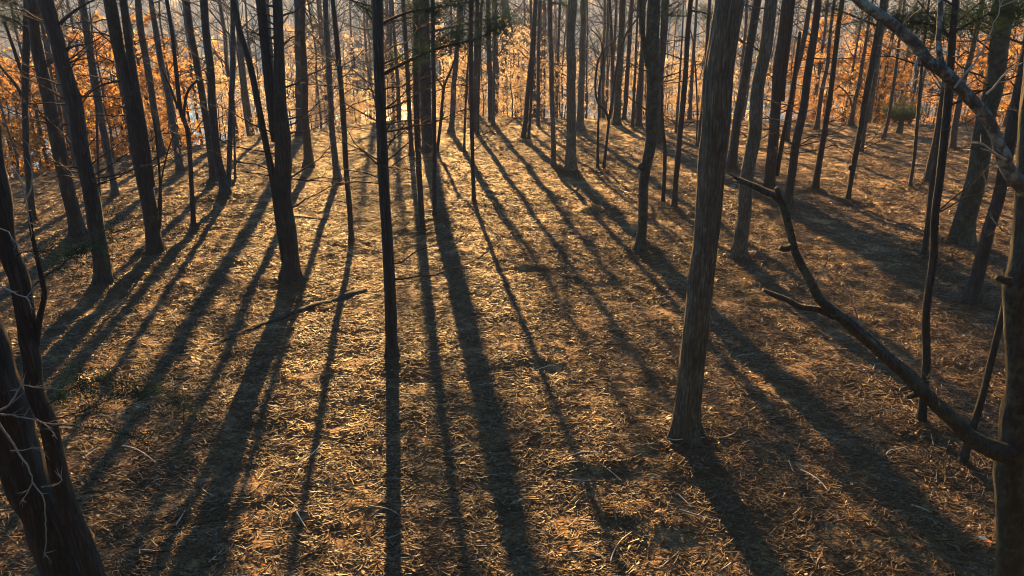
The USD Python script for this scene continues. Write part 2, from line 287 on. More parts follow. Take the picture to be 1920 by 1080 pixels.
# ------------------------------------------------------------------ trees of the clearing, measured on the photograph
# name, label, bark, [(x, y, width) ... from the top down to the foot], options
E_ = dict
TREES = [
 ('bare_tree', 'thick straight ridged trunk dominating the right half, foot flared among straw', 'bark_poplar',
  [(1368, 0, 54), (1357, 111, 52), (1346, 222, 52), (1334, 311, 50), (1326, 400, 47), (1315, 500, 46), (1306, 600, 46), (1297, 720, 47), (1290, 785, 50), (1287, 832, 56)], E_(H=24, hero=1)),
 ('cedar_tree', 'straight slim dark trunk left of centre, alone with its foot in the open lane', 'bark_cedar',
  [(708, 0, 21), (711, 111, 19), (715, 222, 19), (719, 320, 20), (724, 422, 20), (730, 540, 21), (735, 640, 22), (738, 682, 24)], E_(H=13, dead=16, hero=1)),
 ('cedar_tree', 'dark shaggy trunk with thinner leaning stem joined at its left side above the foot', 'bark_cedar',
  [(521, 0, 18), (525, 100, 19), (528, 200, 25), (529, 270, 31), (533, 380, 30), (541, 460, 30), (545, 530, 33)],
  E_(H=14, dead=12, forks=[[(437, 0, 11), (449, 56, 11), (469, 122, 12), (487, 211, 12), (498, 267, 12), (513, 345, 13), (524, 422, 14), (534, 490, 14)], [(489, 0, 19), (498, 89, 19), (507, 180, 19), (518, 265, 18)]])),
 ('cedar_tree', 'leaning dark twin trunks at the left with vine stems round the foot', 'bark_cedar',
  [(206, 0, 22), (218, 67, 22), (231, 133, 22), (245, 200, 23), (262, 290, 25), (276, 356, 26), (287, 432, 27), (295, 475, 29)],
  E_(H=14, dead=12, forks=[[(231, 0, 14), (240, 67, 15), (249, 133, 15), (259, 190, 15), (273, 270, 14), (284, 350, 13)], [(288, 220, 4), (297, 300, 4), (301, 370, 5), (298, 440, 5)], [(326, 250, 2), (306, 320, 3), (296, 400, 3), (297, 462, 4)]])),
 ('cedar_tree', 'broad dark leaning trunk with lighter shredded bark, third from the left edge', 'bark_cedar',
  [(88, 0, 29), (103, 60, 27), (115, 110, 26), (128, 165, 27), (138, 210, 28), (153, 285, 28), (168, 355, 28), (182, 440, 29), (195, 535, 33)], E_(H=15, dead=14)),
 ('cedar_tree', 'leaning dark trunk whose foot stands just behind the broad shredded-bark trunk at left', 'bark_cedar',
  [(60, 0, 18), (70, 70, 19), (80, 130, 22), (97, 210, 24), (111, 267, 24), (125, 333, 24), (140, 405, 24), (147, 448, 27)], E_(H=14, dead=10)),
 ('cedar_tree', 'thin dark trunk near the left edge, branching above orange leaves', 'bark_dark',
  [(54, 0, 17), (50, 60, 14), (48, 120, 12), (47, 200, 12), (51, 278, 11), (56, 345, 11), (63, 422, 12)],
  E_(H=12, dead=9, forks=[[(8, 40, 5), (22, 80, 6), (35, 118, 7), (47, 150, 7)], [(-25, 90, 4), (5, 130, 5), (30, 160, 6), (46, 190, 7)]])),
 ('bare_tree', 'slender grey trunk at left whose foot splits into two dark toes', 'bark_grey',
  [(152, 0, 13), (165, 75, 13), (176, 145, 13), (189, 222, 13), (200, 267, 12), (209, 322, 11), (214, 350, 12), (216, 374, 15)], E_(H=17, dead=5)),
 ('sapling', 'very thin pale sapling between the broad shredded-bark trunk and the twin trunks', 'bark_grey',
  [(172, 60, 3), (176, 140, 3), (180, 200, 4), (184, 310, 4), (189, 428, 5)], E_(H=7, thin=1)),
 ('bare_tree', 'dark trunk at left standing on the far rim, just right of the twin trunks', 'bark_dark',
  [(260, 0, 12), (267, 67, 12), (278, 133, 12), (290, 205, 12), (298, 260, 13), (304, 297, 15)], E_(H=17, dead=6)),
 ('bare_tree', 'smooth greyish trunk behind the kinked sapling at left', 'bark_grey',
  [(287, 30, 10), (296, 90, 11), (305, 135, 11), (318, 195, 12), (331, 267, 12), (341, 323, 14)], E_(H=17, dead=5)),
 ('sapling', 'kinked dark sapling at left with a crooked side limb', 'bark_dark',
  [(313, 0, 7), (324, 67, 7), (331, 133, 8), (339, 205, 8), (352, 245, 9), (356, 300, 8), (359, 355, 8), (363, 427, 10)],
  E_(H=10, dead=5, forks=[[(372, 150, 5), (352, 172, 5), (346, 200, 5), (345, 225, 6)], [(300, 120, 3), (318, 160, 4), (334, 205, 5)]])),
 ('bare_tree', 'left trunk of the close pair left of the shaggy double-stemmed cedar', 'bark_dark',
  [(349, 0, 11), (356, 55, 12), (369, 122, 12), (380, 190, 12), (389, 240, 13), (396, 290, 13), (402, 345, 15)], E_(H=16, dead=8)),
 ('bare_tree', 'right trunk of the close pair at left, its flared foot in a dark shadow', 'bark_dark',
  [(384, 0, 14), (389, 67, 14), (395, 133, 14), (402, 222, 15), (409, 290, 15), (418, 335, 16), (423, 373, 20)], E_(H=16, dead=8)),
 ('bare_tree', 'slim trunk rising beside the flared foot of the close pair', 'bark_grey',
  [(437, 0, 9), (437, 60, 9), (436, 130, 10), (433, 220, 10), (430, 290, 9), (427, 370, 9)], E_(H=14, dead=5)),
 ('sapling', 'whip-thin stem in sunlit straw right of the close pair', 'bark_grey',
  [(436, 160, 3), (438, 225, 4), (440, 290, 4), (441, 341, 5)], E_(H=7, thin=1)),
 ('bare_tree', 'thick dark trunk on the rim half hidden behind a slimmer reddish-footed one', 'bark_dark',
  [(559, 0, 18), (561, 89, 17), (563, 178, 17), (565, 258, 20)], E_(H=20, dead=8)),
 ('cedar_tree', 'slim trunk with reddish shredded foot in front of the thick rim trunk', 'bark_cedar',
  [(566, 0, 11), (568, 90, 12), (571, 190, 14), (575, 260, 15), (580, 318, 20)], E_(H=14, dead=8)),
 ('bare_tree', 'pale brown trunk with a broad shadow, between the reddish-footed trunk and the dark pole', 'bark_grey',
  [(611, 0, 10), (615, 100, 10), (620, 180, 10), (625, 267, 11), (633, 343, 14)], E_(H=16, dead=6)),
 ('cedar_tree', 'dark pole-like trunk leaning slightly, left of the nearest slim trunk', 'bark_cedar',
  [(624, 0, 8), (631, 67, 9), (638, 155, 10), (644, 230, 10), (649, 311, 10), (656, 400, 10), (659, 457, 11)], E_(H=12, dead=10)),
 ('cedar_tree', 'thin reddish trunk right of the nearest slim trunk, with bare side twigs', 'bark_cedar',
  [(757, 20, 7), (762, 100, 8), (767, 200, 8), (772, 300, 9)], E_(H=11, dead=10)),
 ('bare_tree', 'thick black trunk of the tight cluster left of centre', 'bark_dark',
  [(795, 0, 21), (796, 100, 21), (798, 200, 20), (804, 292, 23)], E_(H=19, dead=14)),
 ('cedar_tree', 'brown trunk standing in front of the thick black trunk of the cluster', 'bark_cedar',
  [(779, 0, 9), (780, 50, 10), (781, 200, 11), (785, 310, 11), (789, 370, 10), (792, 432, 11)], E_(H=12, dead=9)),
 ('cedar_tree', 'thin dark pole at the right of the tight cluster', 'bark_cedar',
  [(811, 0, 8), (813, 200, 8), (814, 300, 8), (815, 411, 9)], E_(H=12, dead=7)),
 ('sapling', 'reddish forked sapling leaning right beside the tight cluster', 'bark_cedar',
  [(848, 125, 4), (832, 165, 5), (826, 230, 6), (818, 292, 6)], E_(H=7, dead=3, forks=[[(812, 138, 3), (822, 150, 3), (832, 168, 4)]])),
 ('bare_tree', 'brown leaning trunk with small pale foot, on the rim left of centre', 'bark_grey',
  [(862, 20, 9), (856, 100, 9), (850, 180, 10), (846, 251, 11)], E_(H=16, dead=5)),
 ('sapling', 'thin dark stem left of the reddish pole at centre', 'bark_dark',
  [(881, 80, 3), (877, 130, 4), (872, 220, 4), (870, 291, 5)], E_(H=8, dead=3)),
 ('cedar_tree', 'reddish pole-straight trunk at centre casting a long narrow shadow', 'bark_cedar',
  [(883, 0, 9), (883, 111, 9), (885, 240, 8), (887, 310, 7), (889, 382, 8)], E_(H=13, dead=7)),
 ('bare_tree', 'thin dark trunk close behind the reddish pole at centre', 'bark_dark',
  [(903, 0, 5), (900, 90, 6), (896, 200, 6), (895, 256, 7)], E_(H=14, dead=4)),
 ('bare_tree', 'dark rim trunk half hidden by the thin one behind the reddish pole', 'bark_dark',
  [(895, 0, 8), (893, 120, 9), (892, 248, 10)], E_(H=18, dead=4)),
 ('bare_tree', 'knobbly dark trunk on the rim beside a thin pale one', 'bark_dark',
  [(915, 0, 9), (918, 100, 9), (921, 228, 11)], E_(H=18, dead=5)),
 ('bare_tree', 'thin pale trunk touching the knobbly rim trunk', 'bark_grey',
  [(929, 40, 4), (927, 100, 5), (925, 238, 6)], E_(H=13, dead=3)),
 ('bare_tree', 'bold black trunk with wide foot on the centre of the rim', 'bark_dark',
  [(946, 0, 11), (946, 100, 11), (945, 190, 12), (944, 219, 18)], E_(H=20, dead=5)),
 ('bare_tree', 'curving black stem leaning left right of the bold rim trunk, with a low fork', 'bark_dark',
  [(952, 10, 5), (955, 33, 6), (964, 100, 7), (970, 160, 7), (974, 222, 9)], E_(H=12, dead=4, forks=[[(1030, 155, 3), (1008, 178, 4), (990, 195, 5), (977, 215, 6)]])),
 ('bare_tree', 'dark right-leaning trunk of the pair right of centre', 'bark_dark',
  [(1005, 0, 8), (998, 90, 8), (990, 170, 9), (985, 230, 9), (980, 264, 10)], E_(H=15, dead=6)),
 ('bare_tree', 'thinner trunk of the pair right of centre', 'bark_dark',
  [(1003, 60, 5), (1000, 120, 5), (995, 200, 5), (991, 265, 6)], E_(H=12, dead=4)),
 ('bare_tree', 'slim brown rim trunk between the leaning pair and the twin columns', 'bark_grey',
  [(1011, 40, 6), (1010, 120, 6), (1009, 238, 7)], E_(H=15, dead=4)),
 ('bare_tree', 'narrow left trunk of the two columns right of centre', 'bark_poplar',
  [(1032, 0, 9), (1033, 100, 9), (1035, 200, 9), (1037, 260, 9), (1039, 318, 11)], E_(H=17, dead=6)),
 ('bare_tree', 'stout right trunk of the two columns right of centre with a slight bulge', 'bark_poplar',
  [(1073, 0, 17), (1069, 100, 17), (1071, 130, 17), (1071, 200, 18), (1070, 270, 18), (1069, 323, 22)], E_(H=20, dead=6)),
 ('bare_tree', 'brown trunk set behind and right of the stout column', 'bark_poplar',
  [(1095, 0, 12), (1092, 110, 12), (1089, 200, 12), (1087, 248, 15)], E_(H=19, dead=5)),
 ('sapling', 'crooked dark sapling, left one of the crossing pair', 'bark_dark',
  [(1164, 60, 2), (1148, 80, 3), (1131, 97, 3), (1130, 120, 4), (1126, 150, 4), (1123, 180, 4), (1122, 220, 4), (1121, 322, 6)], E_(H=8, dead=3)),
 ('sapling', 'crooked dark sapling, right one of the crossing pair with bent fork', 'bark_dark',
  [(1195, 35, 3), (1175, 62, 4), (1160, 105, 4), (1152, 150, 5), (1148, 185, 5), (1142, 222, 5), (1137, 270, 5), (1131, 323, 6)],
  E_(H=8, dead=3, forks=[[(1108, 55, 2), (1130, 95, 3), (1121, 115, 4), (1116, 160, 4), (1122, 195, 4), (1135, 208, 5), (1141, 226, 5)]])),
 ('bare_tree', 'brown rim trunk with a moss ring near its foot', 'bark_mossy',
  [(1168, 0, 12), (1165, 67, 12), (1159, 170, 13), (1155, 236, 16)], E_(H=18, dead=6)),
 ('bare_tree', 'thin rim trunk left of the moss-ringed one', 'bark_dark',
  [(1143, 0, 5), (1146, 60, 6), (1149, 130, 7), (1151, 232, 7)], E_(H=14, dead=4)),
 ('bare_tree', 'dark rim trunk right of the moss-ringed one', 'bark_dark',
  [(1184, 20, 7), (1177, 130, 8), (1170, 228, 9)], E_(H=18, dead=5)),
 ('bare_tree', 'reddish thin rim stem left of the mottled crooked trunk', 'bark_cedar',
  [(1194, 60, 4), (1190, 150, 5), (1186, 243, 6)], E_(H=12, dead=4)),
 ('bare_tree', 'short-looking rim trunk just left of the mottled crooked trunk', 'bark_dark',
  [(1205, 60, 8), (1202, 140, 9), (1198, 241, 11)], E_(H=17, dead=4)),
 ('bare_tree', 'mottled mossy trunk, forked at the top and elbowed halfway down', 'bark_mossy',
  [(1228, 0, 24), (1225, 80, 26), (1226, 130, 26), (1224, 200, 25), (1221, 260, 23), (1213, 305, 20), (1207, 350, 18), (1204, 420, 17), (1200, 473, 20)],
  E_(H=18, dead=8, forks=[[(1201, 0, 9), (1203, 45, 9), (1208, 90, 10), (1216, 125, 12)]], knot=[(1203, 312, 7)])),
 ('bare_tree', 'dark straight trunk close behind the mottled crooked trunk', 'bark_dark',
  [(1249, 0, 13), (1243, 60, 14), (1239, 120, 15), (1236, 200, 15), (1233, 271, 19)], E_(H=18, dead=6)),
 ('sapling', 'wavy thin stem beside the mottled crooked trunk', 'bark_dark',
  [(1240, 160, 5), (1242, 230, 6), (1247, 280, 7), (1246, 330, 7), (1243, 384, 8)], E_(H=9, dead=3)),
 ('cedar_tree', 'dark slanting pole right of the wavy thin stem', 'bark_cedar',
  [(1295, 0, 9), (1289, 67, 9), (1284, 150, 10), (1278, 222, 10), (1273, 289, 10), (1267, 350, 10), (1263, 398, 11)], E_(H=13, dead=9)),
 ('sapling', 'slight brown stem behind the dark slanting pole', 'bark_grey',
  [(1275, 130, 4), (1271, 200, 4), (1267, 252, 5)], E_(H=9, dead=2)),
 ('sapling', 'hair-thin arched stem left of the thick ridged trunk', 'bark_dark',
  [(1290, 40, 2), (1298, 70, 2), (1305, 140, 3), (1307, 220, 3), (1306, 272, 3)], E_(H=7, thin=1)),
 ('bare_tree', 'faint grey rim trunk between slanting pole and thick ridged trunk', 'bark_grey',
  [(1304, 40, 5), (1300, 110, 6), (1293, 227, 7)], E_(H=15, dead=3)),
 ('bare_tree', 'narrow dark trunk touching the left outline of the thick ridged trunk', 'bark_dark',
  [(1329, 20, 6), (1322, 150, 7), (1315, 230, 7), (1310, 276, 8)], E_(H=14, dead=4)),
 ('bare_tree', 'slanting furrowed trunk right of the thick ridged trunk, rim-lit on its left', 'bark_dark',
  [(1421, 0, 15), (1407, 80, 15), (1394, 165, 16), (1383, 222, 16), (1375, 280, 16), (1369, 321, 20)], E_(H=18, dead=7)),
 ('bare_tree', 'smooth grey-brown trunk second in size to the ridged one, right of it', 'bark_poplar',
  [(1445, 0, 24), (1434, 89, 24), (1422, 167, 24), (1414, 240, 24), (1407, 290, 24), (1399, 350, 24), (1391, 420, 25), (1384, 487, 30)], E_(H=21, dead=4)),
 ('cedar_tree', 'black bundle of fused stems behind the broken limb', 'bark_cedar',
  [(1473, 0, 17), (1464, 89, 18), (1458, 167, 19), (1452, 230, 19), (1447, 300, 19), (1444, 357, 21)],
  E_(H=14, dead=12, forks=[[(1487, 0, 9), (1480, 60, 10), (1472, 120, 11), (1466, 190, 11)], [(1500, 60, 6), (1489, 150, 7), (1477, 215, 8), (1466, 270, 8), (1456, 330, 9)]])),
 ('bare_tree', 'slender leaning trunk rising over the right end of the black bundle', 'bark_dark',
  [(1517, 10, 9), (1504, 90, 10), (1489, 155, 10), (1480, 222, 11), (1473, 268, 12)], E_(H=16, dead=7)),
 ('cedar_tree', 'brown trunk lit along its left side, ending behind the elbow of the broken limb', 'bark_cedar',
  [(1534, 0, 13), (1524, 80, 14), (1513, 155, 14), (1500, 233, 15), (1489, 290, 15), (1481, 355, 15), (1477, 392, 17)], E_(H=15, dead=10)),
 ('bare_tree', 'small dark trunk before orange leaves, left of the tall slanting pole at right', 'bark_dark',
  [(1557, 60, 6), (1551, 120, 7), (1540, 180, 8), (1531, 246, 9)], E_(H=14, dead=6)),
 ('cedar_tree', 'tall slanting pole at right, clean-stemmed, left of the knobbed one', 'bark_cedar',
  [(1577, 10, 9), (1566, 100, 9), (1555, 190, 10), (1548, 240, 10), (1537, 300, 11), (1527, 357, 13)], E_(H=14, dead=8)),
 ('bare_tree', 'dark trunk at the leafy rim with forked stem, left of the knobbed pole', 'bark_dark',
  [(1622, 90, 6), (1612, 150, 7), (1601, 200, 8), (1594, 239, 10)], E_(H=13, dead=7, forks=[[(1570, 160, 2), (1590, 178, 3), (1598, 205, 4)]])),
 ('cedar_tree', 'slanting dark pole at right with a knob low on its left side', 'bark_cedar',
  [(1652, 30, 13), (1639, 100, 12), (1622, 190, 12), (1612, 250, 11), (1601, 310, 10), (1594, 350, 9), (1589, 377, 10)], E_(H=14, dead=12, knot=[(1597, 314, 6)])),
 ('bare_tree', 'thin trunk directly behind the knobbed pole', 'bark_dark',
  [(1640, 140, 5), (1630, 195, 6), (1622, 240, 6), (1616, 287, 7)], E_(H=13, dead=4)),
 ('sapling', 'thin leaning stem left of the dark rounded bush', 'bark_dark',
  [(1687, 70, 5), (1677, 150, 6), (1667, 215, 6), (1656, 264, 7)], E_(H=10, dead=6)),
 ('sapling', 'thin stem right of the dark rounded bush, reaching into the clearing', 'bark_dark',
  [(1737, 40, 5), (1731, 90, 5), (1726, 155, 6), (1721, 222, 6), (1717, 275, 6), (1711, 320, 6), (1705, 353, 7)], E_(H=9, dead=5)),
 ('bare_tree', 'slanting trunk at right with sunlit left outline, left of the long wavy stem', 'bark_dark',
  [(1776, 110, 7), (1770, 150, 7), (1764, 200, 8), (1755, 255, 8), (1744, 300, 9), (1735, 344, 12)], E_(H=13, dead=6)),
 ('bare_tree', 'long wavy dark stem at right, its foot seen just below the broken limb', 'bark_dark',
  [(1786, 60, 13), (1782, 120, 14), (1776, 200, 15), (1769, 267, 15), (1761, 340, 14), (1753, 400, 14), (1750, 490, 14), (1737, 580, 14), (1737, 690, 15), (1725, 805, 16)], E_(H=12, dead=8)),
 ('sapling', 'short twin of the long wavy stem, its foot higher up the slope', 'bark_dark',
  [(1764, 220, 8), (1756, 290, 9), (1747, 360, 10), (1738, 440, 10), (1732, 488, 11)], E_(H=9, dead=4)),
 ('bare_tree', 'slim trunk with light left outline behind the heavy right-hand trunk', 'bark_dark',
  [(1833, 44, 9), (1820, 100, 10), (1807, 150, 10), (1797, 205, 11), (1786, 281, 12)], E_(H=14, dead=9)),
 ('bare_tree', 'heavy dark trunk at right passing behind the pale crooked limb', 'bark_mossy',
  [(1891, 0, 33), (1876, 90, 33), (1862, 160, 33), (1850, 222, 33), (1835, 311, 35), (1820, 378, 36), (1809, 422, 38), (1801, 466, 44)], E_(H=18, dead=12)),
 ('bare_tree', 'leaning dark trunk between heavy right-hand trunk and the right edge', 'bark_dark',
  [(1930, 60, 20), (1912, 160, 20), (1897, 240, 21), (1884, 311, 21), (1872, 378, 22), (1855, 431, 22), (1838, 500, 22), (1822, 573, 27)], E_(H=15, dead=8)),
 ('sapling', 'thin leaning stem with golden outline behind the lower end of the broken limb', 'bark_dark',
  [(1895, 500, 10), (1882, 580, 11), (1868, 640, 12), (1848, 720, 12), (1825, 800, 13), (1804, 873, 14)], E_(H=7, dead=3)),
]
# two near trees whose feet lie below the picture
NEAR_LEFT_Y, NEAR_RIGHT_Y = 7.0, 6.9

feet = []
for name, label, bark, poly, o in TREES:
    p = on_ground(poly[-1][0], poly[-1][1])
    feet.append(p)
    r = poly[-1][2] * px_m(p) / 2
    if r > 0.06:
        MOUNDS.append((p[0], p[1], 0.35 + r * 2.2, 0.05 + r * 0.25))

def axis_vals(lo, hi, fine_lo, fine_hi, step, grow=1.12, big=40.0):
    a = list(np.arange(fine_lo, fine_hi, step)); s = step
    while a[-1] < hi:
        s = min(s * grow, big); a.append(a[-1] + s)
    s = step; b = [fine_lo]
    while b[-1] > lo:
        s = min(s * grow, big); b.append(b[-1] - s)
    return np.array(sorted(set(b[1:] + a)))

ys = [5.0]
while ys[-1] < 58:
    ys.append(ys[-1] + 0.045 + 0.0042 * max(ys[-1] - 6, 0))
ys = np.concatenate([np.arange(5, -60, -1.5)[1:][::-1], ys, axis_vals(1e9, 620, ys[-1] + .4, ys[-1] + 20, .8)])
ys = np.unique(np.round(ys, 4))
xs = axis_vals(-420, 420, -26, 26, 0.11, 1.08, 18)
X, Y = np.meshgrid(xs, ys)
Z = height(X, Y)
nx, ny = len(xs), len(ys)
q = (np.arange(ny - 1)[:, None] * nx + np.arange(nx - 1)[None]).ravel()
gf = np.vstack([np.stack([q, q + 1, q + nx + 1], 1), np.stack([q, q + nx + 1, q + nx], 1)])
gp = obj('ground', (np.stack([X, Y, Z], -1).reshape(-1, 3), gf), 'ground_mulch')
tagp(stage.GetPrimAtPath(gp), 'rolling woodland floor under shredded straw mulch', 'ground', kind='structure')
from scipy.interpolate import RegularGridInterpolator
_gi = RegularGridInterpolator((ys, xs), Z, bounds_error=False, fill_value=-13)
def gz(x, y):
    return _gi(np.stack([np.asarray(y, float), np.asarray(x, float)], -1))
wx = np.linspace(-420, 420, 22); wy = np.linspace(40, 260, 12)
WX, WY = np.meshgrid(wx, wy)
q = (np.arange(11)[:, None] * 22 + np.arange(21)[None]).ravel()
wp = obj('river', (np.stack([WX, WY, np.full_like(WX, WATER_Z)], -1).reshape(-1, 3), np.vstack([np.stack([q, q + 1, q + 23], 1), np.stack([q, q + 23, q + 22], 1)])), 'river_water')
tagp(stage.GetPrimAtPath(wp), 'pale river below the wooded rim', 'river', kind='structure')

# haze between the trees
HX, HY0, HY1, HZ0, HZ1 = 424.0, -64.0, 640.0, -16.0, 62.0
hv = np.array([(x, y, z) for x in (-HX, HX) for y in (HY0, HY1) for z in (HZ0, HZ1)], float)
hf = np.array([(0, 1, 3), (0, 3, 2), (4, 6, 7), (4, 7, 5), (0, 4, 5), (0, 5, 1), (2, 3, 7), (2, 7, 6), (0, 2, 6), (0, 6, 4), (1, 5, 7), (1, 7, 3)])
usdkit.material(stage, L + 'haze_air', {'v': ('principled_volume', dict(color=(0.82, 0.82, 0.84), density=0.00024, anisotropy=0.0))}, [], volume='v.volume')
hp = obj('haze', (hv, hf), 'haze_air', smooth=False)
tagp(stage.GetPrimAtPath(hp), 'thin pale morning haze between the trees', 'haze', kind='stuff')

# ------------------------------------------------------------------ tree builder
def dense(P, R, step):
    P = np.asarray(P, float)
    s = np.concatenate([[0], np.cumsum(np.linalg.norm(np.diff(P, axis=0), axis=1))])
    n = max(int(s[-1] / step), 3)
    t = np.linspace(0, s[-1], n + 1)
    from scipy.interpolate import PchipInterpolator
    return PchipInterpolator(s, P, axis=0)(t), np.interp(t, s, R)

def bark_ripple(seed, amp, k):
    def f(a, z):
        p = np.stack([np.cos(a) * k + 0 * z, np.sin(a) * k + 0 * z, z * 1.1 + 0 * a], -1)
        return 1 + amp * 2 * (meshkit.fbm(p, 3, seed) - 0.5)
    return f

def branch_mesh(start, az, elev, ln, r, rng, ntw, twl, depth=1):
    """a bare branch with side twigs, as one mesh"""
    d = np.array([math.sin(az) * math.cos(elev), math.cos(az) * math.cos(elev), math.sin(elev)])
    n = 7
    t = np.linspace(0, 1, n)
    side = np.cross(d, [0, 0, 1.0]); side /= np.linalg.norm(side) + 1e-9
    P = start + d * (ln * t)[:, None] + side * (ln * rng.uniform(-.18, .18) * t ** 2)[:, None] + np.array([0, 0, 1.0]) * (ln * rng.uniform(-.15, .25) * t ** 2)[:, None]
    P[1:-1] += rng.normal(size=(n - 2, 3)) * ln * 0.015
    m = MB()
    m.add(*tube(P, r * (1 - 0.85 * t), 5))
    if ntw:
        i = rng.integers(1, n - 1, ntw)
        fr = rng.random((ntw, 1))
        A = P[i] * (1 - fr) + P[np.minimum(i + 1, n - 1)] * fr
        D = d * 0.8 + side * (rng.choice([-1, 1], ntw) * rng.uniform(.5, 1.1, ntw))[:, None] + rng.normal(size=(ntw, 3)) * .25
        D[:, 2] += rng.uniform(-.2, .4, ntw)
        v, f, Q = sticks(A, D, twl * rng.uniform(.4, 1.1, ntw), np.full(ntw, max(r * .35, .004)), rng, .3, 3, 3)
        m.add(v, f)
        if depth > 1:
            k = ntw * 2
            j = rng.integers(0, ntw, k); s = rng.integers(1, 3, k)
            A2 = Q[j, s]
            D2 = (Q[j, 3] - Q[j, 0]) / np.linalg.norm(Q[j, 3] - Q[j, 0], axis=1, keepdims=True) + rng.normal(size=(k, 3)) * .5
            v, f, _ = sticks(A2, D2, twl * rng.uniform(.2, .5, k), np.full(k, .003), rng, .3, 3, 2)
            m.add(v, f)
    return m.mesh(), P

def crown_mesh(P, R, z0, rng, nb, spread, twigs=6, tr=0.006):
    """bare limbs and twigs of the upper trunk"""
    m = MB()
    zi = np.interp(rng.uniform(z0, 0.97 * P[-1, 2], nb), P[:, 2], np.arange(len(P)))
    i = np.clip(zi.astype(int), 0, len(P) - 2); fr = (zi - i)[:, None]
    A = P[i] * (1 - fr) + P[i + 1] * fr
    rel = np.clip((A[:, 2] - z0) / max(P[-1, 2] - z0, .1), 0, 1)
    az = rng.uniform(0, 2 * np.pi, nb); el = rng.uniform(.25, .95, nb)
    D = np.stack([np.sin(az) * np.cos(el), np.cos(az) * np.cos(el), np.sin(el)], 1)
    ln = spread * (1.05 - .7 * rel) * rng.uniform(.5, 1.15, nb)
    v, f, Q = sticks(A, D, ln, np.clip(ln * .014, .01, .06), rng, .25, 4, 4, up=.15)
    m.add(v, f)
    k = nb * twigs
    j = rng.integers(0, nb, k); s = rng.integers(1, 5, k); fr = rng.random((k, 1))
    A2 = Q[j, s - 1] * (1 - fr) + Q[j, s] * fr
    D2 = D[j] + rng.normal(size=(k, 3)) * .6; D2[:, 2] += .25
    l2 = ln[j] * rng.uniform(.18, .5, k)
    v, f, Q2 = sticks(A2, D2, l2, np.full(k, tr * 1.5), rng, .3, 3, 3)
    m.add(v, f)
    k2 = k * 2
    j = rng.integers(0, k, k2); s = rng.integers(1, 4, k2)
    D3 = (Q2[j, 3] - Q2[j, 0]); D3 /= np.linalg.norm(D3, axis=1, keepdims=True); D3 += rng.normal(size=(k2, 3)) * .6
    v, f, Q3 = sticks(Q2[j, s], D3, l2[j] * rng.uniform(.3, .7, k2), np.full(k2, tr), rng, .3, 3, 1)
    m.add(v, f)
    return m.mesh(), Q3.reshape(-1, 3)

def foliage_mesh(pts, rng, n, rad, ln=0.07, w=0.014):
    """evergreen sprays: short dark scale-leaf blades crowded round the given points"""
    i = rng.integers(0, len(pts), n)
    c = pts[i] + rng.normal(size=(n, 3)) * rad
    D = rng.normal(size=(n, 3)); D[:, 2] += .3
    return blades(c, D, rng.uniform(.5, 1.2, n) * ln, rng.uniform(.7, 1.3, n) * w, rng)

def px_poly(poly, Y):
    P = np.array([at(x, y, Y) for x, y, w in poly])
    R = np.array([w / 2 * px_m(p) for p, (_, _, w) in zip(P, poly)])
    return P[::-1], R[::-1]                                       # from the foot up

